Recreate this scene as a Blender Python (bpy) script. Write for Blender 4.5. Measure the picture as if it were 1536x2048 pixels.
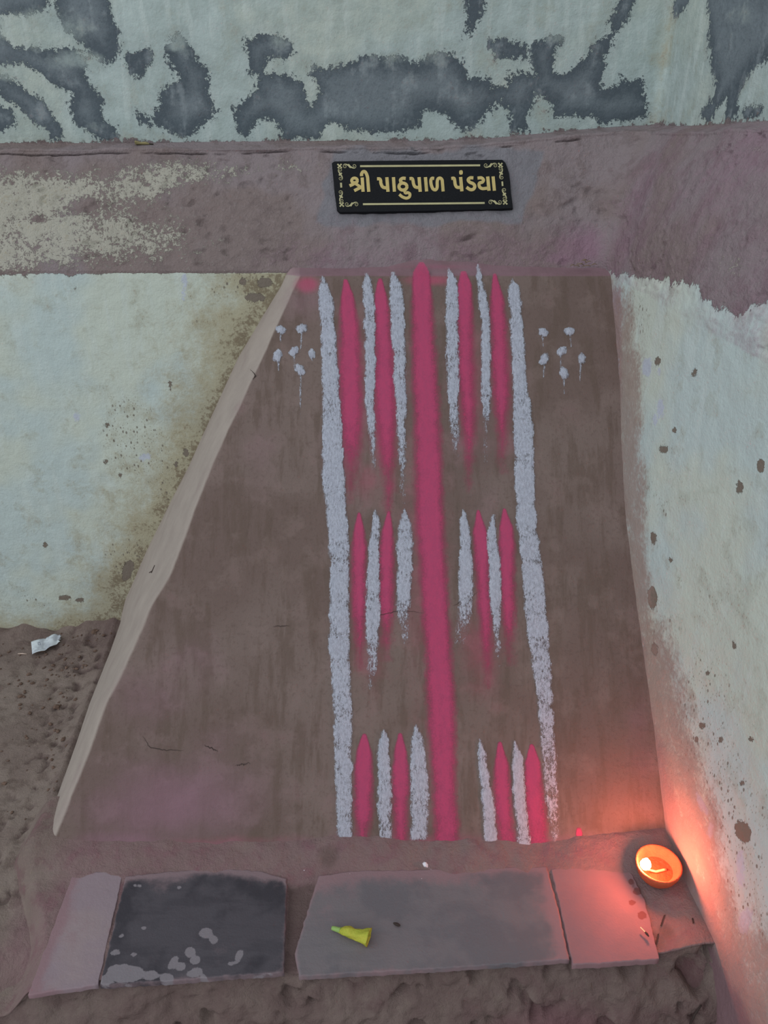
import bpy, math, random
import numpy as np

for o in list(bpy.data.objects):
    bpy.data.objects.remove(o)
scene = bpy.context.scene
C = scene.collection
rng = np.random.RandomState(7)
random.seed(7)

# ------------------------------------------------------------------ camera
FPX, CX, CY = 1520.0, 768.0, 1024.0
TH = math.radians(28.0)
H = 1.125
cam_d = bpy.data.cameras.new('camera')
cam_d.sensor_fit = 'VERTICAL'
cam_d.sensor_height = 36.0
cam_d.sensor_width = 27.0
cam_d.lens = 36.0 * FPX / 2048.0
cam_d.clip_start = 0.02
cam = bpy.data.objects.new('camera', cam_d)
C.objects.link(cam)
cam.location = (0, 0, H)
cam.rotation_euler = (math.pi / 2 - TH, 0, 0)
scene.camera = cam

# ------------------------------------------------------------------ world, soft daylight, exposure
world = bpy.data.worlds.new('daylight')
scene.world = world
world.use_nodes = True
bg = world.node_tree.nodes['Background']
bg.inputs[0].default_value = (0.93, 0.98, 1.0, 1)
bg.inputs[1].default_value = 0.6
sun_d = bpy.data.lights.new('soft_daylight', 'SUN')
sun_d.energy = 1.08
sun_d.angle = math.radians(75)
sun_d.color = (0.96, 0.98, 1.0)
sun = bpy.data.objects.new('soft_daylight', sun_d)
C.objects.link(sun)
sun.rotation_euler = (math.radians(34), math.radians(-42), 0)
scene.view_settings.view_transform = 'Standard'
scene.view_settings.look = 'None'
scene.view_settings.exposure = 0.0
scene.view_settings.gamma = 1.0
scene.view_settings.use_curve_mapping = False


# ------------------------------------------------------------------ pixel <-> place helpers
def rays(px, py):
    px = np.asarray(px, float); py = np.asarray(py, float)
    a = (px - CX) / FPX; b = (CY - py) / FPX
    return np.stack([a, math.cos(TH) + math.sin(TH) * b, -math.sin(TH) + math.cos(TH) * b], -1)

ORG = np.array([0, 0, H])

def on_plane(px, py, p0, n):
    d = rays(px, py); n = np.asarray(n, float)
    t = ((np.asarray(p0, float) - ORG) @ n) / (d @ n)
    return ORG + d * t[..., None]

def at_y(px, py, Y): return on_plane(px, py, (0, Y, 0), (0, 1, 0))
def at_z(px, py, Z): return on_plane(px, py, (0, 0, Z), (0, 0, 1))

# ------------------------------------------------------------------ noise
_perm = np.random.RandomState(3).permutation(256)
_perm = np.concatenate([_perm, _perm, _perm])
_g = np.random.RandomState(5).normal(size=(256, 3)); _g /= np.linalg.norm(_g, axis=1)[:, None]

def perlin(P):
    P = np.asarray(P, float)
    i = np.floor(P).astype(int); f = P - i; i &= 255
    u = f * f * f * (f * (f * 6 - 15) + 10)
    r = 0
    for dx in (0, 1):
        for dy in (0, 1):
            for dz in (0, 1):
                h = _perm[_perm[_perm[(i[..., 0] + dx) & 255] + ((i[..., 1] + dy) & 255)] + ((i[..., 2] + dz) & 255)]
                g = _g[h & 255]
                w = (u[..., 0] if dx else 1 - u[..., 0]) * (u[..., 1] if dy else 1 - u[..., 1]) * (u[..., 2] if dz else 1 - u[..., 2])
                r = r + w * (g[..., 0] * (f[..., 0] - dx) + g[..., 1] * (f[..., 1] - dy) + g[..., 2] * (f[..., 2] - dz))
    return r * 1.4

def fbm(P, freq, octv=3, off=0.0, gain=0.5):
    P = np.asarray(P, float) * freq + off
    a = 1.0; r = 0
    for k in range(octv):
        r = r + a * perlin(P); P = P * 2.03 + 7.7; a *= gain
    return r

def sstep(x, a, b):
    t = np.clip((np.asarray(x, float) - a) / (b - a), 0, 1)
    return t * t * (3 - 2 * t)

def sdf(Q, poly):
    """signed distance (positive inside) of points Q (N,2) to a closed polygon"""
    poly = np.asarray(poly, float); Q = np.asarray(Q, float)
    d = np.full(len(Q), 1e9); ins = np.zeros(len(Q), bool)
    n = len(poly)
    for k in range(n):
        a = poly[k]; b = poly[(k + 1) % n]
        e = b - a; w = Q - a
        t = np.clip((w @ e) / max(e @ e, 1e-12), 0, 1)
        dd = w - t[:, None] * e
        d = np.minimum(d, (dd ** 2).sum(1))
        c = ((a[1] <= Q[:, 1]) != (b[1] <= Q[:, 1]))
        with np.errstate(divide='ignore', invalid='ignore'):
            xi = a[0] + (Q[:, 1] - a[1]) * (b[0] - a[0]) / (b[1] - a[1])
        ins ^= (c & (Q[:, 0] < xi))
    d = np.sqrt(d)
    return np.where(ins, d, -d)

def sdf_many(Q, polys, reach=0.12):
    out = np.full(len(Q), -reach)
    for p in polys:
        p = np.asarray(p, float)
        m = ((Q >= p.min(0) - reach) & (Q <= p.max(0) + reach)).all(1)
        if m.any():
            out[m] = np.maximum(out[m], sdf(Q[m], p))
    return out

def dist_line(Q, line):
    line = np.asarray(line, float); d = np.full(len(Q), 1e9)
    for a, b in zip(line[:-1], line[1:]):
        e = b - a; w = Q - a
        t = np.clip((w @ e) / max(e @ e, 1e-12), 0, 1)
        d = np.minimum(d, ((w - t[:, None] * e) ** 2).sum(1))
    return np.sqrt(d)

# ------------------------------------------------------------------ mesh helpers
def mesh_obj(name, V, F, mat, parent=None, smooth=True, attrs=None):
    me = bpy.data.meshes.new(name)
    V = np.asarray(V, float)
    if isinstance(F, np.ndarray):
        nf, k = F.shape
        me.vertices.add(len(V)); me.vertices.foreach_set('co', V.astype(np.float32).ravel())
        me.loops.add(nf * k); me.loops.foreach_set('vertex_index', F.astype(np.int32).ravel())
        me.polygons.add(nf)
        me.polygons.foreach_set('loop_start', np.arange(0, nf * k, k, dtype=np.int32))
        me.polygons.foreach_set('loop_total', np.full(nf, k, dtype=np.int32))
        me.update(calc_edges=True); me.validate()
    else:
        me.from_pydata([tuple(v) for v in V], [], F); me.update()
    if smooth:
        me.polygons.foreach_set('use_smooth', np.ones(len(me.polygons), bool))
    for k_, v_ in (attrs or {}).items():
        a = me.attributes.new(k_, 'FLOAT', 'POINT')
        a.data.foreach_set('value', np.asarray(v_, np.float32).ravel())
    if mat: me.materials.append(mat)
    o = bpy.data.objects.new(name, me); C.objects.link(o)
    if parent is not None:
        o.parent = parent
        w = np.zeros(3); p = parent                       # parents are only translated
        while p is not None:
            w += np.array(p.location); p = p.parent
        o.location = tuple(-w)
    return o

def grid_faces(r, c, flip=False):
    i = np.arange(r * c).reshape(r, c)
    F = np.stack([i[:-1, :-1], i[:-1, 1:], i[1:, 1:], i[1:, :-1]], -1).reshape(-1, 4)
    return F[:, ::-1].copy() if flip else F

def grid_obj(name, P, mat, parent=None, attrs=None, flip=False):
    r, c = P.shape[:2]
    return mesh_obj(name, P.reshape(-1, 3), grid_faces(r, c, flip), mat, parent, True, attrs)

def grid_normals(P):
    du = np.gradient(P, axis=1); dv = np.gradient(P, axis=0)
    n = np.cross(dv, du)
    return n / np.maximum(np.linalg.norm(n, axis=-1, keepdims=True), 1e-9)

def empty(name, loc):
    e = bpy.data.objects.new(name, None); C.objects.link(e)
    e.location = loc; e.empty_display_size = 0.05
    return e

def tag(o, label=None, cat=None, group=None, kind=None):
    if label: o['label'] = label
    if cat: o['category'] = cat
    if group: o['group'] = group
    if kind: o['kind'] = kind
    return o

# ------------------------------------------------------------------ materials
def lin(r, g, b):
    def f(v):
        v /= 255.0
        return v / 12.92 if v <= 0.04045 else ((v + 0.055) / 1.055) ** 2.4
    return (f(r), f(g), f(b))

GAIN = 0.72
def A(r, g, b, k=1.0):
    """surface colour that reads as this sRGB value under the scene's mean light"""
    return tuple(min(v * k / GAIN, 0.92) for v in lin(r, g, b)) + (1.0,)

class Mat:
    def __init__(self, name):
        self.m = bpy.data.materials.new(name); self.m.use_nodes = True
        self.t = self.m.node_tree; self.N = self.t.nodes; self.L = self.t.links
        self.b = self.N['Principled BSDF']; self.out = self.N['Material Output']
        self.b.inputs['Roughness'].default_value = 0.92
        self.b.inputs['Specular IOR Level'].default_value = 0.2
        self.tc = self.N.new('ShaderNodeTexCoord')
        self.co = self.tc.outputs['Object']
    def put(self, sock, v):
        if isinstance(v, bpy.types.NodeSocket): self.L.new(v, sock)
        elif isinstance(v, (tuple, list)) and sock.type == 'RGBA' and len(v) == 3: sock.default_value = (*v, 1)
        else: sock.default_value = v
    def mapping(self, scale, rot=(0, 0, 0)):
        n = self.N.new('ShaderNodeMapping'); self.L.new(self.co, n.inputs[0])
        n.inputs['Scale'].default_value = scale; n.inputs['Rotation'].default_value = rot
        return n.outputs[0]
    def noise(self, scale, detail=4, rough=0.6, co=None, dist=0.0, raw=False):
        n = self.N.new('ShaderNodeTexNoise'); self.L.new(co or self.co, n.inputs['Vector'])
        n.inputs['Scale'].default_value = scale; n.inputs['Detail'].default_value = detail
        n.inputs['Roughness'].default_value = rough; n.inputs['Distortion'].default_value = dist
        if raw: return n.outputs['Fac']
        r = self.N.new('ShaderNodeMapRange'); self.L.new(n.outputs['Fac'], r.inputs['Value'])
        r.inputs['From Min'].default_value = 0.27; r.inputs['From Max'].default_value = 0.73
        return r.outputs['Result']
    def voro(self, scale, co=None, rnd=1.0, out='Distance'):
        n = self.N.new('ShaderNodeTexVoronoi'); self.L.new(co or self.co, n.inputs['Vector'])
        n.inputs['Scale'].default_value = scale; n.inputs['Randomness'].default_value = rnd
        return n.outputs[out]
    def attr(self, name):
        n = self.N.new('ShaderNodeAttribute'); n.attribute_name = name
        return n.outputs['Fac']
    def op(self, o, a, b=0.0, clamp=False):
        n = self.N.new('ShaderNodeMath'); n.operation = o; n.use_clamp = clamp
        self.put(n.inputs[0], a); self.put(n.inputs[1], b)
        return n.outputs[0]
    def step(self, v, a, b, lo=0.0, hi=1.0):
        n = self.N.new('ShaderNodeMapRange'); n.interpolation_type = 'SMOOTHSTEP'
        self.put(n.inputs['Value'], v)
        self.put(n.inputs['From Min'], a); self.put(n.inputs['From Max'], b)
        n.inputs['To Min'].default_value = lo; n.inputs['To Max'].default_value = hi
        return n.outputs['Result']
    def mix(self, f, a, b):
        n = self.N.new('ShaderNodeMix'); n.data_type = 'RGBA'
        self.put(n.inputs[0], f); self.put(n.inputs[6], a); self.put(n.inputs[7], b)
        return n.outputs[2]
    def jit(self, v, nz, amp):
        """v + (noise - 0.5) * amp"""
        return self.op('ADD', v, self.op('MULTIPLY', self.op('SUBTRACT', nz, 0.5), amp))
    def bump(self, h, dist, strength=1.0):
        n = self.N.new('ShaderNodeBump'); n.inputs['Distance'].default_value = dist
        n.inputs['Strength'].default_value = strength
        self.L.new(h, n.inputs['Height']); self.L.new(n.outputs[0], self.b.inputs['Normal'])
    def base(self, c): self.put(self.b.inputs['Base Color'], c)

def plain(name, col, rough=0.8, spec=0.2, bump=None, var=0.12):
    m = Mat(name)
    d = tuple(v * (1 - var) for v in col[:3]) + (1,); l = tuple(min(v * (1 + var), 1) for v in col[:3]) + (1,)
    m.base(m.mix(m.noise(60, 3), d, l))
    m.b.inputs['Roughness'].default_value = rough
    m.b.inputs['Specular IOR Level'].default_value = spec
    if bump: m.bump(m.noise(bump[0], 4), bump[1])
    return m.m

# ---- old lime-washed wall with peeling paint, mud plaster band, stains
def make_wall_mat():
    m = Mat('peeling_limewash')
    n_big = m.noise(3.5, 3); n_mid = m.noise(22, 5, 0.65); n_fine = m.noise(130, 5, 0.7); n_hi = m.noise(480, 3)
    st = m.mapping((14, 14, 2.2)); n_str = m.noise(3, 4, co=st)
    cream = m.mix(m.step(n_big, 0.36, 0.66), A(161, 174, 174), A(168, 176, 168))
    cream = m.mix(m.op('MULTIPLY', m.attr('upper_tone'), m.step(n_mid, 0.2, 0.7, 0.5, 1.0)), cream, A(136, 149, 147))  # limewash of the upper walls mixed towards a darker grey
    cream = m.mix(m.step(n_str, 0.52, 0.8, 0, 0.35), cream, A(172, 182, 180))
    cream = m.mix(m.step(n_mid, 0.56, 0.8, 0, 0.3), cream, A(142, 148, 138))
    # dirt stains
    sv = m.jit(m.jit(m.attr('stain'), n_mid, 0.6), n_fine, 0.35)
    cream = m.mix(m.step(sv, 0.1, 0.95, 0, 0.8), cream, A(142, 134, 110))
    sv2 = m.jit(m.jit(m.attr('stain'), n_mid, 0.8), n_fine, 0.9)
    cream = m.mix(m.step(sv2, 0.95, 1.35, 0, 0.75), cream, A(100, 88, 72))
    # fine specks
    vd = m.voro(95, m.mapping((1, 1, 0.62)))
    gate = m.op('ADD', m.attr('speck'), m.op('MULTIPLY', m.op('SUBTRACT', n_mid, 0.5), 0.6))
    sp = m.op('MULTIPLY', m.step(m.jit(vd, n_fine, 0.14), 0.22, 0.14), m.step(gate, 0.35, 0.6))
    cream = m.mix(m.op('MULTIPLY', sp, 0.85), cream, A(98, 92, 84))
    vd2 = m.voro(260, m.mapping((1, 1, 0.4)))
    sp2 = m.op('MULTIPLY', m.step(m.jit(vd2, n_hi, 0.1), 0.24, 0.14), m.step(m.jit(m.attr('speck'), n_mid, 0.9), 0.15, 0.6))
    cream = m.mix(m.op('MULTIPLY', sp2, 0.7), cream, A(110, 104, 92))
    # pale blue old paint showing in small chips
    bl = m.step(m.jit(m.jit(m.attr('blue'), n_fine, 0.012), n_mid, 0.012), 0.0, 0.005, 0, 0.8)
    cream = m.mix(bl, cream, A(166, 175, 188))
    # chipped holes
    ch = m.step(m.jit(m.jit(m.attr('chip'), n_fine, 0.0075), n_hi, 0.003), 0.0006, 0.0016)
    cream = m.mix(ch, cream, A(106, 98, 90))
    # peeled patches
    pv = m.jit(m.jit(m.jit(m.attr('peel'), n_mid, 0.018), n_fine, 0.022), n_hi, 0.009)
    pm = m.step(pv, -0.0012, 0.0016)
    cream = m.mix(m.step(pv, -0.03, 0.004, 0, 0.22), cream, A(120, 130, 134))
    grey = m.mix(m.step(m.jit(pv, n_big, 0.03), 0.0, 0.035), A(72, 81, 88), A(100, 109, 115))
    grey = m.mix(m.step(n_fine, 0.45, 0.9, 0, 0.45), grey, A(70, 78, 86))
    grey = m.mix(m.step(m.jit(n_mid, n_str, 0.6), 0.6, 1.0, 0, 0.5), grey, A(128, 137, 142))
    soft = m.step(m.jit(m.attr('soft'), n_mid, 0.7), 0.2, 0.8)
    base = m.mix(m.op('MULTIPLY', pm, m.op('SUBTRACT', 1.0, m.op('MULTIPLY', soft, 0.75))), cream, grey)
    # mud plaster band
    mud = m.mix(m.step(n_big, 0.38, 0.62), A(127, 117, 120), A(120, 108, 107))
    mud = m.mix(m.step(n_mid, 0.5, 0.75, 0, 0.5), mud, A(104, 93, 93))
    mud = m.mix(m.step(n_fine, 0.6, 0.8, 0, 0.5), mud, A(134, 123, 124))
    fv = m.jit(m.jit(m.jit(m.attr('flake'), n_mid, 0.55), n_fine, 1.15), n_hi, 0.55)
    mud = m.mix(m.step(fv, 0.48, 0.72, 0, 0.82), mud, A(166, 165, 154))
    mud = m.mix(m.step(fv, 1.15, 1.5, 0, 0.6), mud, A(146, 138, 118))
    mud = m.mix(m.step(m.attr('cement'), 0.2, 0.8, 0, 0.85), mud, A(117, 117, 124))
    mv = m.jit(m.jit(m.attr('mud'), n_mid, 0.02), n_fine, 0.014)
    mm = m.step(mv, -0.001, 0.0015)
    base = m.mix(mm, base, mud)
    # pink worship powder rubbed into the plaster
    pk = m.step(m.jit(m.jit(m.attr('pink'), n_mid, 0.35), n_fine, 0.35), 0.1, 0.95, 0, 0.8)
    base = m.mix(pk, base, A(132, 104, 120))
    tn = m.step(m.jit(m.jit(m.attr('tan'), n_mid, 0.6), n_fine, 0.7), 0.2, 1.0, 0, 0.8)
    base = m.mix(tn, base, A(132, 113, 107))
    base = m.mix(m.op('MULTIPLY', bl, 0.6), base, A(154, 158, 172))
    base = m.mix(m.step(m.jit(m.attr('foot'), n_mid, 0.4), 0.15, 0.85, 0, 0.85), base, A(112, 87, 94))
    m.base(base)
    h = m.op('ADD', m.op('MULTIPLY', n_fine, 0.4), m.op('MULTIPLY', n_mid, 0.4))
    h = m.op('SUBTRACT', h, m.op('MULTIPLY', pm, 0.55))
    h = m.op('SUBTRACT', h, m.op('MULTIPLY', ch, 0.8))
    h = m.op('ADD', h, m.op('MULTIPLY', m.op('MULTIPLY', mm, m.step(fv, 0.54, 0.7)), 0.9))
    h = m.op('ADD', h, m.op('MULTIPLY', m.op('MULTIPLY', mm, n_fine), 1.2))
    m.bump(h, 0.0028, 0.8)
    return m.m

def make_slab_mat():
    m = Mat('smeared_mud_plaster')
    st = m.mapping((40, 7, 7)); n_str = m.noise(1.0, 5, 0.65, co=st)
    n_big = m.noise(3.2, 3); n_mid = m.noise(18, 5, 0.6); n_fine = m.noise(150, 5, 0.7); n_hi = m.noise(700, 2)
    c = m.mix(m.step(n_big, 0.35, 0.65), A(103, 90, 86), A(95, 81, 77))
    c = m.mix(m.step(n_str, 0.45, 0.75, 0, 0.7), c, A(87, 74, 68))
    c = m.mix(m.step(n_mid, 0.5, 0.8, 0, 0.35), c, A(113, 99, 95))
    c = m.mix(m.step(n_fine, 0.55, 0.8, 0, 0.35), c, A(80, 67, 63))
    dry = m.step(m.jit(m.attr('dry'), n_mid, 0.25), 0.3, 0.7)
    dc = m.mix(n_mid, A(143, 134, 128), A(130, 121, 116))
    c = m.mix(dry, c, dc)
    pk = m.step(m.jit(m.attr('pink'), n_mid, 0.3), 0.05, 1.0, 0, 0.9)
    c = m.mix(pk, c, A(146, 70, 92))
    pl = m.step(m.jit(m.attr('lilac'), n_mid, 0.35), 0.05, 1.0, 0, 0.8)
    c = m.mix(pl, c, A(120, 92, 104))
    m.base(c)
    h = m.op('ADD', m.op('MULTIPLY', n_fine, 0.6), m.op('MULTIPLY', n_str, 0.7))
    h = m.op('ADD', h, m.op('MULTIPLY', n_hi, 0.35))
    m.bump(h, 0.0011, 0.7)
    return m.m

def make_soil_mat():
    m = Mat('packed_soil')
    n_big = m.noise(4.5, 3); n_mid = m.noise(28, 5, 0.65); n_fine = m.noise(160, 5, 0.75)
    c = m.mix(m.step(n_big, 0.38, 0.62), A(124, 112, 106), A(115, 102, 97))
    c = m.mix(m.step(n_mid, 0.48, 0.75, 0, 0.55), c, A(92, 79, 73))
    c = m.mix(m.step(n_fine, 0.55, 0.8, 0, 0.6), c, A(128, 115, 106))
    pk = m.step(m.jit(m.attr('pink'), n_mid, 0.5), 0.1, 1.0, 0, 0.8)
    c = m.mix(pk, c, A(124, 99, 103))
    hot = m.step(m.jit(m.attr('hot'), n_mid, 0.6), 0.15, 1.0, 0, 0.9)
    c = m.mix(hot, c, A(122, 52, 84))
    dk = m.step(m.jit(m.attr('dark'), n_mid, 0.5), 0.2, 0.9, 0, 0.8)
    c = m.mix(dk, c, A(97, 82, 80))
    m.base(c)
    h = m.op('ADD', m.op('MULTIPLY', n_mid, 1.0), m.op('MULTIPLY', n_fine, 0.8))
    m.bump(h, 0.004, 0.8)
    return m.m

def make_stone(name, c1, c2, dusty=None, paint=None):
    m = Mat(name)
    n_big = m.noise(9, 4, 0.6); n_mid = m.noise(45, 5, 0.65); n_fine = m.noise(300, 3)
    st = m.mapping((8, 40, 8)); n_s = m.noise(1.0, 4, co=st)
    c = m.mix(m.step(n_big, 0.35, 0.65), c1, c2)
    c = m.mix(m.step(n_s, 0.5, 0.8, 0, 0.4), c, c1)
    if dusty is not None:
        c = m.mix(m.step(m.jit(m.jit(m.attr('dust'), n_big, 0.6), n_mid, 0.4), 0.2, 0.8, 0, 0.9), c, dusty)
    if paint is not None:
        c = m.mix(m.step(m.jit(m.attr('splash'), n_mid, 0.005), -0.0014, 0.0002, 0, 0.85), c, paint)
    m.base(c)
    m.b.inputs['Roughness'].default_value = 0.8
    m.bump(m.op('ADD', n_mid, m.op('MULTIPLY', n_fine, 0.5)), 0.0008, 0.6)
    return m.m

def make_pigment(name, c1, c2, grain, powder):
    """powder or lime paste smeared by finger: thin, patchy cover with ragged edges"""
    m = Mat(name)
    n1 = m.step(m.noise(grain, 6, 0.8, co=m.mapping((1.0, 0.42, 0.42)), raw=True), 0.28, 0.72)
    n2 = m.step(m.noise(grain * 3.0, 3, 0.75, raw=True), 0.25, 0.75)
    n3 = m.step(m.noise(45, 3, raw=True), 0.3, 0.7)
    cov = m.attr('cover')
    m.base(m.mix(m.step(m.jit(n1, n2, 0.8), 0.1, 0.9), c1, c2))
    if powder:
        v = m.jit(m.jit(m.jit(cov, n1, 0.16), n2, 0.14), n3, 0.16)
        al = m.step(v, 0.02, 1.0, 0.0, 0.9)
        m.bump(n2, 0.0003, 0.6)
    else:
        v = m.jit(m.jit(m.jit(cov, n1, 0.75), n2, 0.45), n3, 0.35)
        al = m.step(v, 0.18, 0.72, 0.0, 0.97)
        m.bump(m.op('ADD', n1, m.op('MULTIPLY', n2, 0.6)), 0.0013, 0.9)
    m.put(m.b.inputs['Alpha'], al)
    return m.m

M_wall = make_wall_mat()
M_slab = make_slab_mat()
M_soil = make_soil_mat()
M_white = make_pigment('white_lime_paste', A(160, 164, 180), A(190, 195, 210), 330, False)
M_pink = make_pigment('crimson_powder', A(152, 64, 96), A(160, 64, 97), 120, True)
M_dark = plain('charred_dark', A(52, 44, 42))
M_slate = make_stone('dark_slate', A(54, 52, 58), A(70, 67, 73), A(118, 101, 106), A(116, 111, 117))
M_grey = make_stone('grey_stone', A(92, 89, 94), A(101, 96, 100), A(122, 100, 105))
M_pale = make_stone('powdered_pale_stone', A(124, 111, 118), A(128, 115, 119), A(122, 98, 104))
M_rose = make_stone('rose_stone', A(124, 96, 101), A(118, 94, 99), A(122, 98, 102), A(98, 60, 58))

# ------------------------------------------------------------------ the walls
YB, XR, SPL, KR = 1.5, 0.421, 0.0814, 0.74
RD = np.array([SPL, -1.0]); RD /= np.linalg.norm(RD)
Z_BAND0, Z_BAND1, O_BAND, O_UP, Z_UP = 0.85, 1.053, 0.12, 0.17, 1.064

def corner(o):
    return XR - SPL * o + KR * o, YB + o

def px_to_wall(pts, o):
    """pixels -> unrolled wall coordinates (s, z); s<0 on the back wall, s>0 on the right wall"""
    pts = np.asarray(pts, float)
    xc, yc = corner(o)
    P = at_y(pts[:, 0], pts[:, 1], yc)
    n = np.array([1.0, SPL, 0])
    Q = on_plane(pts[:, 0], pts[:, 1], (XR + KR * o, YB, 0), n)
    s_back = P[:, 0] - xc
    s_right = (Q[:, :2] - np.array([xc, yc])) @ RD
    use = s_back > 0
    return np.stack([np.where(use, s_right, s_back), np.where(use, Q[:, 2], P[:, 2])], -1)

cols = np.concatenate([np.arange(-1.95, -1.40, 0.012), np.arange(-1.40, 1.25, 0.004), np.arange(1.25, 1.46, 0.012)])
prof = []                                              # (offset, z, weight of the ledge's rise)
for z in np.arange(-0.30, 0.02, 0.01): prof.append((0, z, 0))
for z in np.arange(0.02, Z_BAND0 - 0.002, 0.004): prof.append((0, z, 0))
i_band = len(prof)
for t in np.concatenate([np.linspace(0, 0.9, 76)[:-1], np.linspace(0.9, 1, 32)[:-1]]):
    prof.append((O_BAND * t ** 1.05, Z_BAND0 + (Z_BAND1 - Z_BAND0) * t, t ** 2))
for t in np.linspace(0, 1, 20): prof.append((O_BAND + (O_UP - O_BAND) * t, Z_BAND1 + (Z_UP - Z_BAND1) * t, 1))
i_up = len(prof)
for z in np.arange(Z_UP + 0.0015, Z_UP + 0.01, 0.0025): prof.append((O_UP, z, 1))
for z in np.arange(Z_UP + 0.0125, 1.62, 0.004): prof.append((O_UP, z, 1))
prof = np.array(prof)
R_, S_ = len(prof), len(cols)
O_ = np.repeat(prof[:, 0][:, None], S_, 1)
tb_ = np.clip(O_ / O_BAND, 0, 1)
O_ = np.where(O_ < O_BAND, O_ + (O_BAND * tb_ ** 1.9 - O_BAND * tb_) * sstep(cols, -0.05, 0.15)[None], O_); Zg = np.repeat(prof[:, 1][:, None], S_, 1)
S2 = np.repeat(cols[None], R_, 0)
rise = 0.002 + 0.028 * sstep(S2, -0.45, 0.02) + 0.018 * sstep(S2, 0.05, 0.6) - 0.004 * sstep(S2, -0.6, -1.2)
Zg = Zg + rise * prof[:, 2][:, None]
L_ = np.where(np.arange(R_) < i_band, 0.018, np.where(np.arange(R_) < i_up, 0.0, 0.010))
tt = np.clip((np.arange(R_) - i_band) / float(i_up - i_band), 0, 1)
L_ = L_ + 0.10 * np.sin(np.pi * tt) ** 0.7 * ((np.arange(R_) >= i_band) & (np.arange(R_) < i_up)) + 0.012
L_ = np.repeat(L_[:, None], S_, 1)
xc = XR - SPL * O_ + KR * O_; yc = YB + O_
def wall_xy(s):
    b = s < 0
    x = np.where(b, xc + s, xc + s * RD[0]); y = np.where(b, yc, yc + s * RD[1])
    return x, y
X, Y = wall_xy(S2)
t = np.clip((S2 + L_) / (2 * L_), 0, 1)
xa, ya = wall_xy(-L_); xb, yb = wall_xy(L_)
inb = np.abs(S2) < L_
X = np.where(inb, (1 - t) ** 2 * xa + 2 * t * (1 - t) * xc + t * t * xb, X)
Y = np.where(inb, (1 - t) ** 2 * ya + 2 * t * (1 - t) * yc + t * t * yb, Y)
W = np.stack([X, Y, Zg], -1)
NW = grid_normals(W)
if NW[50, 50, 1] > 0: NW = -NW                           # towards the room
row = np.arange(R_)[:, None]
inband = sstep(row, i_band - 4, i_band + 8) * (1 - sstep(row, i_up - 22, i_up - 2))
d = 0.0022 * fbm(W, 5, 3) + 0.0009 * fbm(W, 34, 2)
d = d + inband * (0.0045 * fbm(W, 9, 3, 11) + 0.0022 * fbm(W, 45, 3, 4))
d = d + 0.013 * np.exp(-((S2 - 0.30) / 0.2) ** 2) * sstep(Zg, 0.84, 0.5) * (row < i_band)
d = d - 0.011 * np.exp(-(((S2 + 0.279) / 0.014) ** 2 + ((Zg - 0.905 - 0.35 * (S2 + 0.279)) / 0.0035) ** 2))
# crack below the ledge's lip
tl = (row - (i_up - 20)) / 20.0
crk = np.exp(-((row - (i_up - 27.0 + 6 * fbm(W * [1, 1, 0], 7, 3, 9))) / 1.7) ** 2)
gate = sstep(fbm(W * [1, 1, 0], 9, 3, 31), -0.15, 0.25) * sstep(S2, -0.28, -0.5) + 0.8 * sstep(fbm(W * [1, 1, 0], 14, 3, 3), 0.1, 0.4) * sstep(S2, 0.2, -0.1)
d = d - inband * 0.0045 * sstep(fbm(W * [1, 1, 1.5], 42, 2, 61), 0.28, 0.5) * sstep(fbm(W, 8, 2, 62), -0.1, 0.3)
d = d - 0.010 * crk * np.clip(gate, 0, 1) + 0.003 * np.exp(-((row - (i_up - 19.0)) / 2.5) ** 2)
W = W + NW * d[..., None]
SZ = np.stack([S2, Zg], -1)

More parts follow.
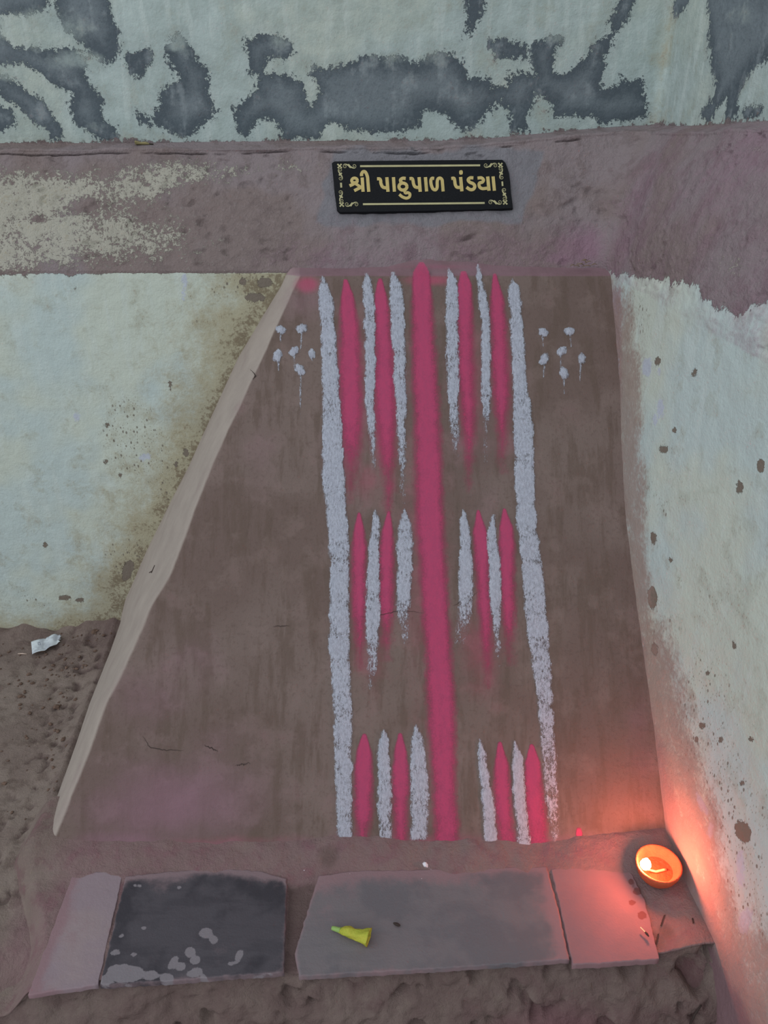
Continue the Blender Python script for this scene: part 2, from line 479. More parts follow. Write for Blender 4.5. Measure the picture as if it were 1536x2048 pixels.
# traced patches of peeled limewash
def cA(l): return [(x / 2.0, y / 2.0) for x, y in l]
def cB(l): return [(768 + x / 2.0, y / 2.0) for x, y in l]
peel_px = [
    cA([(230, -60), (430, -60), (435, 60), (470, 120), (465, 240), (430, 250), (380, 210), (300, 140), (240, 90)]),
    cA([(-80, 90), (0, 130), (60, 190), (180, 210), (270, 190), (330, 240), (345, 330), (400, 400), (410, 490), (455, 510), (460, 545), (400, 550),
        (360, 515), (300, 490), (270, 420), (300, 370), (210, 330), (150, 290), (90, 250), (30, 245), (-80, 240)]),
    cA([(-80, 280), (0, 310), (60, 330), (120, 370), (170, 420), (210, 470), (250, 520), (245, 550), (205, 555), (195, 510), (150, 480), (110, 450),
        (60, 420), (20, 400), (0, 360), (-80, 340)]),
    cA([(-80, 420), (0, 430), (40, 440), (50, 490), (10, 515), (-80, 515)]),
    cA([(-80, -60), (200, -60), (190, 20), (100, 50), (20, 60), (-80, 70)]),
    cA([(670, 180), (720, 150), (760, 190), (780, 240), (830, 290), (835, 380), (860, 440), (830, 490), (750, 540), (690, 520), (620, 490),
        (610, 450), (650, 420), (640, 390), (680, 350), (720, 340), (710, 290), (670, 250)]),
    cA([(545, 460), (600, 465), (600, 490), (560, 485)]),
    cA([(510, 230), (590, 200), (600, 240), (560, 300), (530, 290)]),
    cA([(990, 160), (1050, 130), (1100, 150), (1160, 170), (1170, 210), (1140, 230), (1120, 210), (1080, 220), (1060, 260), (1070, 300), (1140, 310),
        (1200, 330), (1230, 370), (1215, 400), (1240, 430), (1270, 420), (1280, 370), (1255, 320), (1260, 270), (1330, 280), (1400, 265), (1450, 235),
        (1536, 240)]) +
    cB([(0, 250), (70, 235), (130, 265), (230, 220), (310, 240), (340, 310), (400, 320), (450, 345), (490, 350), (500, 295), (560, 290), (600, 320),
        (620, 300), (600, 260), (590, 200), (600, 170), (680, 160), (700, 160), (680, 200), (680, 290), (720, 300), (770, 260), (830, 210), (860, 220),
        (880, 260), (860, 330), (880, 365), (930, 345), (940, 300), (980, 330), (1030, 320), (1045, 400), (1045, 465), (950, 480), (880, 495), (820, 460),
        (690, 465), (680, 410), (640, 365), (600, 360), (580, 420), (560, 470), (580, 520), (510, 515), (505, 490), (520, 470), (500, 430), (470, 410),
        (420, 440), (360, 500), (290, 510), (250, 460), (200, 430), (160, 440), (140, 490), (60, 525), (0, 520)]) +
    cA([(1500, 530), (1400, 520), (1330, 490), (1300, 510), (1270, 550), (1140, 555), (1120, 500), (1070, 470), (1040, 480), (1010, 510), (1000, 550),
        (960, 530), (940, 490), (940, 430), (990, 390), (1030, 370), (1030, 310), (1000, 290), (990, 230)]),
    cB([(430, 175), (500, 175), (560, 190), (560, 225), (480, 225)]),
    cB([(345, -40), (400, -40), (385, 60), (345, 130), (320, 150), (330, 90)]),
    cB([(950, 10), (1000, -20), (970, 70), (920, 140), (890, 210), (850, 190), (900, 130)]),
    cB([(1300, -60), (1600, -60), (1600, 210), (1536, 230), (1480, 260), (1440, 310), (1410, 360), (1410, 460), (1370, 465), (1370, 400), (1330, 420),
        (1310, 470), (1270, 480), (1275, 440), (1320, 400), (1330, 330), (1310, 250), (1300, 130), (1295, 60)]),
    cB([(1440, 440), (1500, 450), (1450, 465)]), cB([(1160, -40), (1230, -40), (1210, 30), (1170, 40)]),
]
polys = [px_to_wall(p, O_UP) for p in peel_px]
flat = SZ.reshape(-1, 2)
up = (np.repeat(row, S_, 1) >= i_up).ravel()
peel = np.full(R_ * S_, -0.12); peel[up] = sdf_many(flat[up], polys)
peel = peel + 0.003
soft = np.zeros(R_ * S_)
def blob_wall(pts, o, sel):
    out = np.zeros(R_ * S_)
    for x, y, rx, ry, w in pts:
        c = px_to_wall([(x, y), (x + rx, y), (x, y + ry)], o)
        a = max(np.linalg.norm(c[1] - c[0]), 1e-4); b = max(np.linalg.norm(c[2] - c[0]), 1e-4)
        q = (flat[sel] - c[0]) / [a, b]
        out[sel] = np.maximum(out[sel], w * np.exp(-(q ** 2).sum(1) * 1.2))
    return out
soft = blob_wall([(60, 60, 110, 40, 1.0), (150, 120, 80, 25, 0.7), (350, 80, 30, 30, 0.9), (20, 150, 60, 18, 0.7), (640, 130, 60, 20, 0.4),
                  (560, 80, 60, 20, 0.5), (820, 60, 100, 70, 0.8), (1120, 70, 60, 20, 0.5), (200, 250, 40, 10, 0.3), (1490, 30, 60, 50, 0.3)], O_UP, up)

low = (np.repeat(row, S_, 1) < i_band).ravel(); band = ~low & ~up
zf = flat[:, 1]; sf = flat[:, 0]
# lower edge of the mud band
lo_b = px_to_wall([(x, y) for x, y in ((0, 548), (110, 550), (200, 545), (300, 541), (420, 538), (600, 536), (1100, 540))], 0.0)
lo_r = px_to_wall([(1235, 548), (1290, 553), (1340, 562), (1372, 562), (1398, 576), (1420, 602), (1445, 624), (1490, 617), (1520, 602), (1536, 598)], 0.008)
ls = np.concatenate([lo_b[:, 0], [-0.01], lo_r[:, 0]]); lz = np.concatenate([lo_b[:, 1], [lo_r[0, 1]], lo_r[:, 1]])
mud = zf - np.interp(sf, ls, lz)
ztop = (Z_UP + rise).ravel()
mud = np.where(up, -(zf - ztop) + 0.002 + 0.004 * fbm(W.reshape(-1, 3), 12, 2, 50) - 0.05 * (zf - ztop > 0.02), mud)
mud = np.clip(mud, -0.08, 0.08)
mud = np.where(band & (sf < -0.01), np.maximum(mud, 0.02), mud)

flake = blob_wall([(100, 440, 170, 70, 1.0), (280, 450, 110, 70, 0.8), (340, 480, 90, 40, 0.6), (300, 360, 160, 40, 0.8), (60, 400, 240, 60, 1.0), (20, 500, 200, 40, 1.0), (250, 380, 200, 40, 0.75), (180, 480, 160, 50, 0.9), (420, 340, 160, 16, 0.45),
                   (540, 340, 60, 16, 0.4), (420, 490, 90, 40, 0.35), (0, 440, 120, 100, 0.95), (1480, 520, 40, 25, 0.5), (1500, 300, 40, 12, 0.45)], O_BAND * 0.5, band)
flake -= blob_wall([(165, 412, 34, 16, 1.0), (85, 437, 22, 8, 0.9), (400, 395, 90, 26, 0.7), (300, 430, 40, 16, 0.5), (90, 322, 140, 10, 1.0), (60, 310, 300, 8, 0.8)], O_BAND * 0.5, band)
flake = np.where(band, flake * 1.1, 0) + 0.13 * low * sstep(mud, -0.012, 0.0)
cement = blob_wall([(848, 370, 210, 70, 1.6)], O_BAND * 0.5, band)
cq = px_to_wall([(622, 308), (1068, 300), (1050, 442), (640, 450)], O_BAND * 0.5)
cement = np.where(band, sstep(sdf(flat, cq) + 0.01 * fbm(W.reshape(-1, 3), 20, 2, 2), -0.012, 0.01), 0)

# contact line of the mound with the back wall, in pixels
OUT_W = [(574, 541), (560, 575), (520, 640), (475, 715), (425, 825), (378, 930), (330, 1025), (293, 1100), (270, 1155), (250, 1200), (240, 1240)]
cl = px_to_wall(OUT_W, 0.0)
dl = np.full(R_ * S_, 1.0); dl[low] = dist_line(flat[low], cl)
isback = sf < -0.01
stain = np.where(low & isback, 0.95 * np.exp(-dl / 0.075) + 0.75 * sstep(zf, 0.10, -0.02) + 0.25 * np.exp(-dl / 0.2), 0)
stain += 0.5 * blob_wall([(500, 570, 80, 30, 1.0), (440, 640, 90, 60, 0.5), (250, 1180, 60, 60, 0.9), (20, 570, 40, 30, .5)], 0.0, low)
stain += np.where(up, 0.18 * sstep(zf - ztop, 0.03, 0.0) + 0.35 * np.exp(-np.abs(sf) / 0.03), 0)
speck = blob_wall([(270, 880, 80, 90, 1.0), (330, 950, 60, 90, 0.7), (250, 1110, 100, 70, 0.6), (480, 580, 80, 40, 0.8), (380, 620, 100, 70, 0.35),
                   (1400, 1450, 70, 180, 0.95), (1450, 1580, 80, 140, 1.0), (1340, 980, 60, 150, 0.45), (1330, 1250, 50, 120, 0.5), (1270, 640, 30, 80, 0.9),
                   (1480, 1750, 70, 160, 0.9), (60, 1200, 120, 40, 0.5), (1420, 1200, 100, 160, 0.35)], 0.0, low)
blue = np.full(R_ * S_, -0.05)
def ell(x, y, rx, ry, rot=0.0, n=12):
    return [(x + rx * math.cos(a) * math.cos(rot) - ry * math.sin(a) * math.sin(rot), y + rx * math.cos(a) * math.sin(rot) + ry * math.sin(a) * math.cos(rot))
            for a in np.linspace(0, 2 * math.pi, n, endpoint=False)]
blue[low] = sdf_many(flat[low], [px_to_wall(p, 0) for p in (
    ell(1296, 735, 12, 24), ell(1352, 575, 16, 26), ell(1330, 555, 40, 9), ell(1328, 815, 9, 22), ell(1318, 840, 4, 14), ell(1322, 745, 4, 12),
    ell(288, 914, 14, 10), ell(153, 834, 9, 8), ell(368, 560, 7, 18), ell(366, 590, 5, 14), ell(1405, 1610, 8, 30, -0.4), ell(1420, 1660, 7, 20), ell(1480, 1740, 10, 40),
    ell(1490, 1840, 18, 30), ell(1460, 640, 3, 6), ell(1236, 760, 5, 60), ell(1246, 900, 6, 50), ell(1252, 1000, 5, 40), ell(1262, 1090, 5, 40), ell(1352, 565, 10, 14))], 0.05)
chip = np.full(R_ * S_, -0.05)
chip[low] = sdf_many(flat[low], [px_to_wall(p, 0) for p in (
    ell(1287, 577, 6, 10), ell(1318, 722, 7, 10), ell(1390, 745, 6, 10, 0.4), ell(1336, 898, 9, 9), ell(1482, 975, 8, 14), ell(1523, 932, 8, 16), ell(1315, 1195, 9, 24),
    ell(1319, 1075, 6, 14), ell(1349, 1120, 5, 6), ell(1316, 1298, 7, 14), ell(1251, 1010, 7, 7), ell(1404, 1452, 7, 7), ell(1306, 1510, 8, 18), ell(1485, 1664, 16, 26, -0.4),
    ell(1503, 1478, 6, 6), ell(1444, 610, 8, 14), ell(1440, 1480, 5, 8), ell(1470, 1290, 5, 9), ell(1355, 860, 4, 7), ell(1484, 1565, 8, 6), ell(1393, 1480, 5, 8),
    ell(256, 1140, 12, 22, 0.3), ell(486, 563, 9, 9), ell(530, 565, 16, 12), ell(510, 595, 22, 10), ell(215, 850, 5, 7), ell(212, 923, 6, 5), ell(240, 950, 5, 5),
    ell(90, 1090, 6, 6), ell(340, 770, 4, 13), ell(372, 905, 7, 9), ell(352, 928, 5, 6), ell(150, 575, 4, 4), ell(130, 1195, 14, 6), ell(160, 1200, 10, 5), ell(1416, 1345, 4, 7))], 0.05)
# powder rubbed along the foot of the right wall
SP0 = np.array([0, 1.465, 0.849]); SP1 = np.array([0, 0.856, 0.030])
sdir = (SP1 - SP0) / np.linalg.norm(SP1 - SP0)
SN = np.array([0, -abs(sdir[2]), abs(sdir[1])]); SN /= np.linalg.norm(SN)    # outward normal of the sloping face
def at_slab(px, py, off=0.0): return on_plane(px, py, SP0 + SN * off, SN)
Wf = W.reshape(-1, 3)
isr = (sf > -0.012) & low
def under(line):
    b_ = px_to_wall(line, 0.0); b_ = b_[np.argsort(b_[:, 0])]
    return np.interp(sf, b_[:, 0], b_[:, 1]) - zf
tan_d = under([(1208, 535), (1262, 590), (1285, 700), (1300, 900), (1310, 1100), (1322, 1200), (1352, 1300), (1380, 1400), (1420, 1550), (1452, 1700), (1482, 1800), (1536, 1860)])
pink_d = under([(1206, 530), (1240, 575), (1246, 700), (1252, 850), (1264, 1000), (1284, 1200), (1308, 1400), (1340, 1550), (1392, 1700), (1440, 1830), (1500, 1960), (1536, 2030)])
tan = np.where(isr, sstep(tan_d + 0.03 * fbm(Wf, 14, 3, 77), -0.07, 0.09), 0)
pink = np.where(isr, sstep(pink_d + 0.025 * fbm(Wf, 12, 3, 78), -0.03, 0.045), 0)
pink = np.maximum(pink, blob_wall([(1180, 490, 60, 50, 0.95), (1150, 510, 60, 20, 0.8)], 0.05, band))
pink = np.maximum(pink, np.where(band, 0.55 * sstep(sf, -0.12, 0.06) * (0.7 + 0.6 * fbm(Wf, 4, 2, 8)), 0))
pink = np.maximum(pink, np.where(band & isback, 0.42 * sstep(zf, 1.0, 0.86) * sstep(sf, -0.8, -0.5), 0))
attrs = dict(peel=peel, soft=soft, mud=mud, flake=np.clip(flake, 0, 1.2), cement=cement, stain=np.clip(stain, 0, 1.2), speck=speck, blue=blue, chip=chip, pink=pink, tan=tan, upper_tone=np.where(up, 0.75, 0.0), foot=np.where(sf > -0.01, sstep(zf + 0.02 * fbm(Wf, 9, 2, 4), 0.075, -0.01), 0))

i_s0 = int(np.searchsorted(cols, 0.0))
def wall_piece(name, r0, r1, c0, c1):
    sl = (slice(r0, r1), slice(c0, c1))
    at = {k: v.reshape(R_, S_)[sl] for k, v in attrs.items()}
    o = grid_obj(name, W[sl], M_wall, None, at)
    o['kind'] = 'structure'
    return o
wall_piece('wall_back', 0, i_band + 1, 0, i_s0 + 1)['label'] = 'lower back wall of dirty cream limewash beside the sloping mound'
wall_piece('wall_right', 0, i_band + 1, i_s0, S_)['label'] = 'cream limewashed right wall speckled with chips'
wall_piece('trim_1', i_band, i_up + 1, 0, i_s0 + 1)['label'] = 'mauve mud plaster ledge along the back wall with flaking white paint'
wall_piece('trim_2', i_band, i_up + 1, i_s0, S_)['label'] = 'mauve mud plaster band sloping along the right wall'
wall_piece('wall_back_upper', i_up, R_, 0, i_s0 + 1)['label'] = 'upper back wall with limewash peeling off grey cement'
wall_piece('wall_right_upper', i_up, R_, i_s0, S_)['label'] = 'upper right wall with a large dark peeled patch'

# ------------------------------------------------------------------ the floor
STEP_Z = 0.030
fx = np.arange(-1.5, 0.75, 0.005); fy = np.arange(0.05, 1.56, 0.005)
FX, FY = np.meshgrid(fx, fy)
P = np.stack([FX, FY, 0 * FX], -1)
drop = 0.145 * sstep(FY, 0.72, 0.56) * sstep(FX, -0.62, -0.50) + 0.03 * sstep(FY, 0.75, 0.4) * (1 - sstep(FX, -0.62, -0.5))
Z = -drop + 0.007 * fbm(P, 4, 3, 2) + 0.0025 * fbm(P, 28, 3, 6)
OUT_F = [(240, 1240), (219, 1303), (178, 1407), (150, 1490), (120, 1573), (90, 1660), (62, 1738)]
cf = at_z([p[0] for p in OUT_F], [p[1] for p in OUT_F], 0.0)[:, :2]
df = dist_line(P[..., :2].reshape(-1, 2), cf).reshape(FX.shape)
pit = sstep(fbm(P * [1.0, 0.8, 1], 42, 3, 17), 0.2, 0.5)
pitw = np.exp(-((df - 0.05) / 0.05) ** 2) * (FX < -0.4) * 0.7 + 0.8 * np.exp(-((FX + 0.68) / 0.12) ** 2 - ((FY - 1.38) / 0.09) ** 2) + 0.03
Z = Z - 0.010 * pit * np.clip(pitw, 0, 1)
Z = Z + 0.018 * np.exp(-df / 0.018) * (FX < -0.3)                              # mud heaped against the mound
Z = Z + 0.030 * np.exp(-(1.5 - FY) / 0.02) * (0.6 + fbm(P, 12, 2, 3)) * (FX < -0.5)   # and against the wall
rough = sstep(FY, 0.74, 0.66) * sstep(FX, -0.56, -0.50)
Z = Z + rough * (0.012 * fbm(P, 16, 3, 40))
P[..., 2] = Z
fpink = 0.75 * np.exp(-(np.maximum(np.abs(FX + 0.53) - 0.02, 0) / 0.05) ** 2) * sstep(FY, 0.95, 0.75) + 0.5 * rough
fhot = 0.9 * np.exp(-(((FX - 0.28) / 0.12) ** 2)) * rough * 0 + 0.6 * rough * sstep(FX, 0.15, 0.3)
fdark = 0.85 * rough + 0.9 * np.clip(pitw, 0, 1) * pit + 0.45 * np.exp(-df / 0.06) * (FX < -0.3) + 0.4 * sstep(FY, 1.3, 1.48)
floor = grid_obj('floor', P, M_soil, None, dict(pink=fpink, hot=fhot, dark=np.clip(fdark, 0, 1)), flip=False)
tag(floor, 'bare packed earth floor littered with crumbs', None, None, 'structure')

# ------------------------------------------------------------------ the sloping mound
mound = empty('mud_memorial_mound', (-0.05, 1.0, 0.0))
tag(mound, 'sloping brown mud-plastered memorial mound painted with white and crimson stripes', 'memorial mound')
IN_E = [(600, 540), (597, 552), (585, 575), (522, 715), (470, 822), (419, 930), (370, 1062), (339, 1145), (298, 1212), (259, 1303), (232, 1360), (207, 1407), (178, 1490), (145, 1573), (112, 1655), (81, 1738), (60, 1790)]
OUT_E = OUT_W + OUT_F[1:] + [(40, 1790)]
RT_E = [(1203, 540), (1207, 620), (1213, 800), (1230, 960), (1247, 1100), (1262, 1230), (1280, 1350), (1290, 1450), (1303, 1560), (1315, 1660), (1330, 1790)]
def crv(E, y):
    E = np.array(E, float); return np.interp(y, E[:, 1], E[:, 0])
ny, nf, nk = 330, 250, 16
yy = np.linspace(550, 1775, ny)
xl = crv(IN_E, yy); xr = crv(RT_E, yy) + 42; xo = crv(OUT_E, yy)
u = np.linspace(0, 1, nf)
PXf = xl[:, None] + (xr - xl)[:, None] * u[None]; PYf = np.repeat(yy[:, None], nf, 1)
face = at_slab(PXf, PYf)
# shelf at the top, back to the wall
tsh = np.linspace(0, 1, 12)[:-1]
topx = np.array([(560, 537), (600, 533), (700, 534), (770, 530), (810, 521), (860, 518), (930, 519), (980, 527), (1100, 531), (1230, 531)], float)
rows_top = []
for a in tsh:
    px = PXf[0]; ty = np.interp(px, topx[:, 0], topx[:, 1])
    py = ty + (550 - ty) * a
    rows_top.append(np.stack([at_y(np.array([x_]), np.array([y_]), 1.512 - (1.512 - 1.465) * a)[0] for x_, y_ in zip(px, py)]))
face = np.concatenate([np.array(rows_top), face], 0)
yall = np.concatenate([550 - 14 * (1 - tsh), yy])
xo_all = np.concatenate([np.full(len(tsh), xo[0]) + (1 - tsh) * 12, xo])
ow = at_y(xo_all, np.maximum(yall, 541), 1.508); of = at_z(xo_all, yall, -0.012)
outer = np.where((yall < 1240)[:, None], ow, of)
kk = np.linspace(0, 1, nk)[:-1]
inner = face[:, 0]
flank = outer[:, None] + (inner - outer)[:, None] * kk[None, :, None]
bul = np.sin(np.pi * kk) * 0.006
flank = flank + bul[None, :, None] * np.array([-0.6, -0.5, 0.4])
B = np.concatenate([flank, face], 1)
for _ in range(5):                                      # hand-rounded edges
    Q = B.copy()
    Q[1:-1, 1:-1] = 0.5 * B[1:-1, 1:-1] + 0.125 * (B[2:, 1:-1] + B[:-2, 1:-1] + B[1:-1, 2:] + B[1:-1, :-2])
    B = Q
def slab_disp(P):
    return 0.0022 * fbm(P, 5.5, 2, 21) + 0.0008 * fbm(P, 17, 2, 3)
B = B + SN * slab_disp(B)[..., None]
Bf = B.reshape(-1, 3)
def blobs(Pts, lst, place):
    out = np.zeros(len(Pts))
    for x, y, rx, ry, w in lst:
        c = place(np.array([x, x + rx, x]), np.array([y, y, y + ry]))
        a = np.linalg.norm(c[1] - c[0]); b = np.linalg.norm(c[2] - c[0])
        e1 = (c[1] - c[0]) / a; e2 = (c[2] - c[0]) / b
        q = Pts - c[0]
        out = np.maximum(out, w * np.exp(-(((q @ e1) / a) ** 2 + ((q @ e2) / b) ** 2) * 1.2))
    return out
bp = blobs(Bf, [(615, 570, 25, 18, 0.75), (700, 800, 40, 200, 0.45), (770, 800, 40, 180, 0.5), (855, 560, 60, 14, 0.5), (850, 1100, 60, 400, 0.25), (935, 760, 40, 160, 0.35), (1005, 760, 30, 160, 0.3),
                (735, 960, 40, 50, 0.3), (960, 1300, 60, 120, 0.28), (740, 1320, 50, 90, 0.22), (430, 1690, 230, 22, 0.28), (860, 1690, 150, 26, 0.35), (1040, 1690, 100, 22, 0.35),
                (1160, 1700, 120, 20, 0.25), (870, 526, 90, 10, 0.4)], at_slab) * 1.6
bl_ = blobs(Bf, [(340, 1610, 210, 110, 0.78), (250, 1690, 160, 50, 0.8), (1275, 1480, 40, 160, 0.4), (700, 900, 70, 200, 0.3), (960, 900, 90, 200, 0.25), (300, 1400, 110, 80, 0.4), (380, 1330, 90, 100, 0.35), (640, 1500, 100, 150, 0.15), (620, 600, 60, 50, 0.5), (520, 900, 60, 100, 0.25),
                 (900, 524, 220, 14, 0.7), (430, 1490, 100, 60, 0.3)], at_slab)
dry = np.zeros(B.shape[:2]); dry[:, :nk - 1] = 1.0
dry[:, nk - 1:nk + 2] = [0.85, 0.6, 0.35]
dry[:len(tsh), nk:] = 0.42
bl_ = bl_.reshape(B.shape[:2]); bl_[:len(tsh) + 1, :] = np.maximum(bl_[:len(tsh) + 1, :], 0.75)
bl_ = np.maximum(bl_, 1.0 * sstep(yall, 1640, 1740)[:, None] * np.ones(B.shape[1])[None])
dry = dry * (1 - 0.8 * sstep(yall, 1660, 1750))[:, None]
dry[:, -18:] = np.maximum(dry[:, -18:], 0.0)
body = grid_obj('plaster_body', B, M_slab, mound, dict(dry=dry, pink=bp, lilac=bl_))

# stripes: (y, x_left, x_right)
WS = [
    [(552, 643, 646), (570, 637, 658), (594, 636, 664), (687, 642, 673), (781, 645, 680), (875, 643, 686), (969, 645, 691), (1043, 655, 696), (1127, 659, 699), (1210, 659, 699), (1293, 656, 699), (1377, 664, 702), (1483, 668, 705), (1567, 668, 705), (1629, 673, 705), (1690, 674, 706), (1708, 676, 702)],
    [(557, 1022, 1026), (572, 1016, 1038), (594, 1016, 1041), (687, 1021, 1049), (781, 1025, 1056), (851, 1025, 1067), (922, 1028, 1069), (969, 1030, 1069), (1043, 1032, 1072), (1127, 1041, 1084), (1210, 1049, 1092), (1293, 1057, 1100), (1377, 1071, 1105), (1483, 1080, 1111), (1567, 1086, 1115), (1629, 1094, 1118), (1683, 1104, 1119)],
    [(546, 729, 733), (561, 725, 745), (617, 727, 750), (687, 728, 751), (781, 729, 750), (828, 733, 750), (875, 738, 751), (922, 743, 752), (966, 749, 753)],
    [(546, 784, 788), (570, 778, 805), (617, 778, 809), (687, 784, 812), (781, 788, 813), (875, 794, 813), (922, 796, 812), (969, 799, 810), (1008, 803, 808)],
    [(538, 895, 899), (561, 892, 915), (617, 890, 917), (687, 891, 918), (781, 894, 919), (828, 897, 919), (875, 902, 919), (915, 912, 918)],
    [(534, 952, 956), (551, 950, 965), (594, 955, 973), (641, 960, 980), (711, 962, 982), (781, 962, 982), (828, 965, 979), (875, 968, 975), (925, 970, 973)],
    [(1018, 747, 751), (1043, 743, 761), (1106, 736, 759), (1168, 731, 760), (1231, 731, 760), (1293, 732, 757), (1335, 734, 753), (1380, 736, 742)],
    [(1017, 808, 812), (1043, 799, 822), (1085, 793, 827), (1147, 792, 824), (1210, 793, 821), (1252, 798, 818), (1288, 803, 815)],
    [(1017, 922, 926), (1043, 919, 938), (1085, 918, 943), (1147, 916, 946), (1210, 915, 946), (1238, 914, 942), (1290, 909, 932)],
    [(1029, 983, 988), (1064, 973, 993), (1127, 976, 1000), (1189, 978, 1003), (1231, 983, 1003), (1272, 988, 1000), (1338, 994, 998)],
    [(1458, 764, 770), (1483, 757, 778), (1546, 755, 783), (1608, 754, 784), (1682, 758, 783)],
    [(1447, 830, 834), (1475, 824, 847), (1525, 819, 854), (1587, 820, 860), (1650, 821, 858), (1681, 817, 852)],
    [(1475, 957, 961), (1508, 954, 973), (1567, 959, 981), (1629, 965, 992), (1695, 969, 996)],
    [(1481, 1028, 1031), (1512, 1023, 1045), (1567, 1024, 1050), (1629, 1030, 1054), (1695, 1036, 1064)],
]
PS = [
    [(530, 838, 846), (547, 826, 859), (594, 824, 864), (687, 823, 870), (781, 825, 877), (875, 829, 882), (969, 830, 885), (1043, 832, 888), (1127, 839, 893), (1210, 843, 897), (1293, 849, 902), (1377, 853, 909), (1483, 857, 913), (1567, 863, 914), (1650, 867, 918), (1712, 869, 921)],
    [(559, 688, 694), (594, 682, 708), (687, 678, 721), (781, 678, 723), (875, 682, 723), (969, 688, 716), (1010, 690, 712)],
    [(557, 757, 763), (594, 749, 774), (687, 750, 786), (781, 748, 791), (875, 755, 791), (969, 762, 791), (1030, 766, 786)],
    [(545, 922, 932), (570, 915, 943), (641, 913, 946), (734, 915, 948), (828, 923, 951), (922, 928, 948), (990, 930, 944)],
    [(549, 986, 992), (594, 981, 1006), (687, 981, 1015), (781, 985, 1019), (875, 994, 1014), (950, 998, 1010)],
    [(1025, 716, 720), (1064, 707, 730), (1127, 703, 734), (1210, 703, 734), (1293, 708, 733), (1345, 712, 730)],
    [(1022, 776, 780), (1064, 763, 786), (1127, 757, 788), (1210, 757, 789), (1275, 760, 786), (1325, 766, 780)],
    [(1020, 954, 958), (1064, 946, 974), (1127, 949, 980), (1189, 953, 983), (1252, 959, 983), (1314, 964, 984), (1380, 970, 984)],
    [(1017, 1006, 1010), (1056, 999, 1026), (1127, 997, 1030), (1210, 1000, 1031), (1272, 1004, 1032), (1335, 1010, 1028)],
    [(1467, 726, 732), (1504, 712, 743), (1567, 707, 746), (1629, 707, 744), (1712, 712, 732)],
    [(1466, 797, 803), (1504, 788, 813), (1567, 782, 820), (1629, 786, 816), (1710, 792, 817)],
    [(1483, 996, 1002), (1525, 989, 1016), (1587, 987, 1022), (1650, 991, 1028), (1702, 998, 1036)],
    [(1488, 1060, 1066), (1525, 1050, 1080), (1587, 1049, 1086), (1650, 1051, 1097), (1695, 1054, 1100)],
    [(1655, 1152, 1163), (1665, 1150, 1166), (1682, 1151, 1166)],
]
def stripe(name, prof_, mat, off, pad, tail, sharp_top, seed):
    p = np.array(prof_, float)
    n = max(int((p[-1, 0] - p[0, 0]) / 4), 6)
    y = np.linspace(p[0, 0], p[-1, 0], n)
    xl_ = np.interp(y, p[:, 0], p[:, 1]); xr_ = np.interp(y, p[:, 0], p[:, 2])
    r = np.random.RandomState(seed)
    def wob(a):
        k = r.normal(size=n); k = np.convolve(k, np.ones(5) / 5, 'same'); return k * a
    if mat is M_white:
        xl_ = xl_ + wob(2.0); xr_ = xr_ + wob(2.0)
    padv = pad * (0.25 + 0.75 * sstep(y - y[0], 10, 110)) if mat is M_pink else pad
    xl_ -= padv; xr_ += padv
    k = 11
    uu = np.linspace(-1, 1, k)
    PX = (xl_ + xr_)[:, None] / 2 + (xr_ - xl_)[:, None] / 2 * uu[None]
    PY = np.repeat(y[:, None], k, 1)
    G = at_slab(PX, PY)
    hw = np.maximum((xr_ - xl_) / 2, 1.0)
    edge = (1 - np.abs(uu))[None] * hw[:, None]                      # px from the rim
    v = np.linspace(0, 1, n)[:, None]
    if mat is M_white:
        cov = sstep(edge, -1.5, 7.0)
    else:
        ramp = 4.0 + 20.0 * sstep(y - y[0], 0, 130)[:, None]
        cov = np.clip(edge / np.minimum(ramp, hw[:, None]), 0, 1)
    fade = 1 - tail * sstep(v, 0.55, 1.0)
    cov = cov * fade * (0.82 + 0.18 * sstep(v, 0.0, 0.02))
    cov[-1] *= 0.3; cov[0] *= 0.7
    body_h = off * np.clip(cov, 0.25, 1)
    dens = 0.9 + 0.25 * np.convolve(r.normal(size=n), np.ones(7) / 7, 'same')[:, None]
    if mat is M_white: cov = cov * np.clip(dens, 0.6, 1.1)
    G = G + SN * (slab_disp(G) + (0.0009 if mat is M_white else 0.0006) + body_h)[..., None]
    # top tips lie on the rounded lip
    tipz = sstep(PY, 556, 530)
    G = G + tipz[..., None] * np.array([0, -0.004, 0.006])
    o = grid_obj(name, G, mat, mound, dict(cover=cov))
    return o
tails_w = [0.15, 0.5, 0.75, 0.75, 0.8, 0.85, 0.75, 0.8, 0.8, 0.75, 0.3, 0.25, 0.1, 0.15]
for i, p in enumerate(WS):
    stripe('white_stripe', p, M_white, 0.0016, 1.2, tails_w[i], True, 100 + i)
tails_p = [0.12, 0.75, 0.6, 0.75, 0.7, 0.75, 0.7, 0.75, 0.75, 0.45, 0.2, 0.25, 0.3, 0.4]
for i, p in enumerate(PS):
    stripe('crimson_stripe', p, M_pink, 0.0002, 9.0 if i < 13 else 3.0, tails_p[i], True, 200 + i)

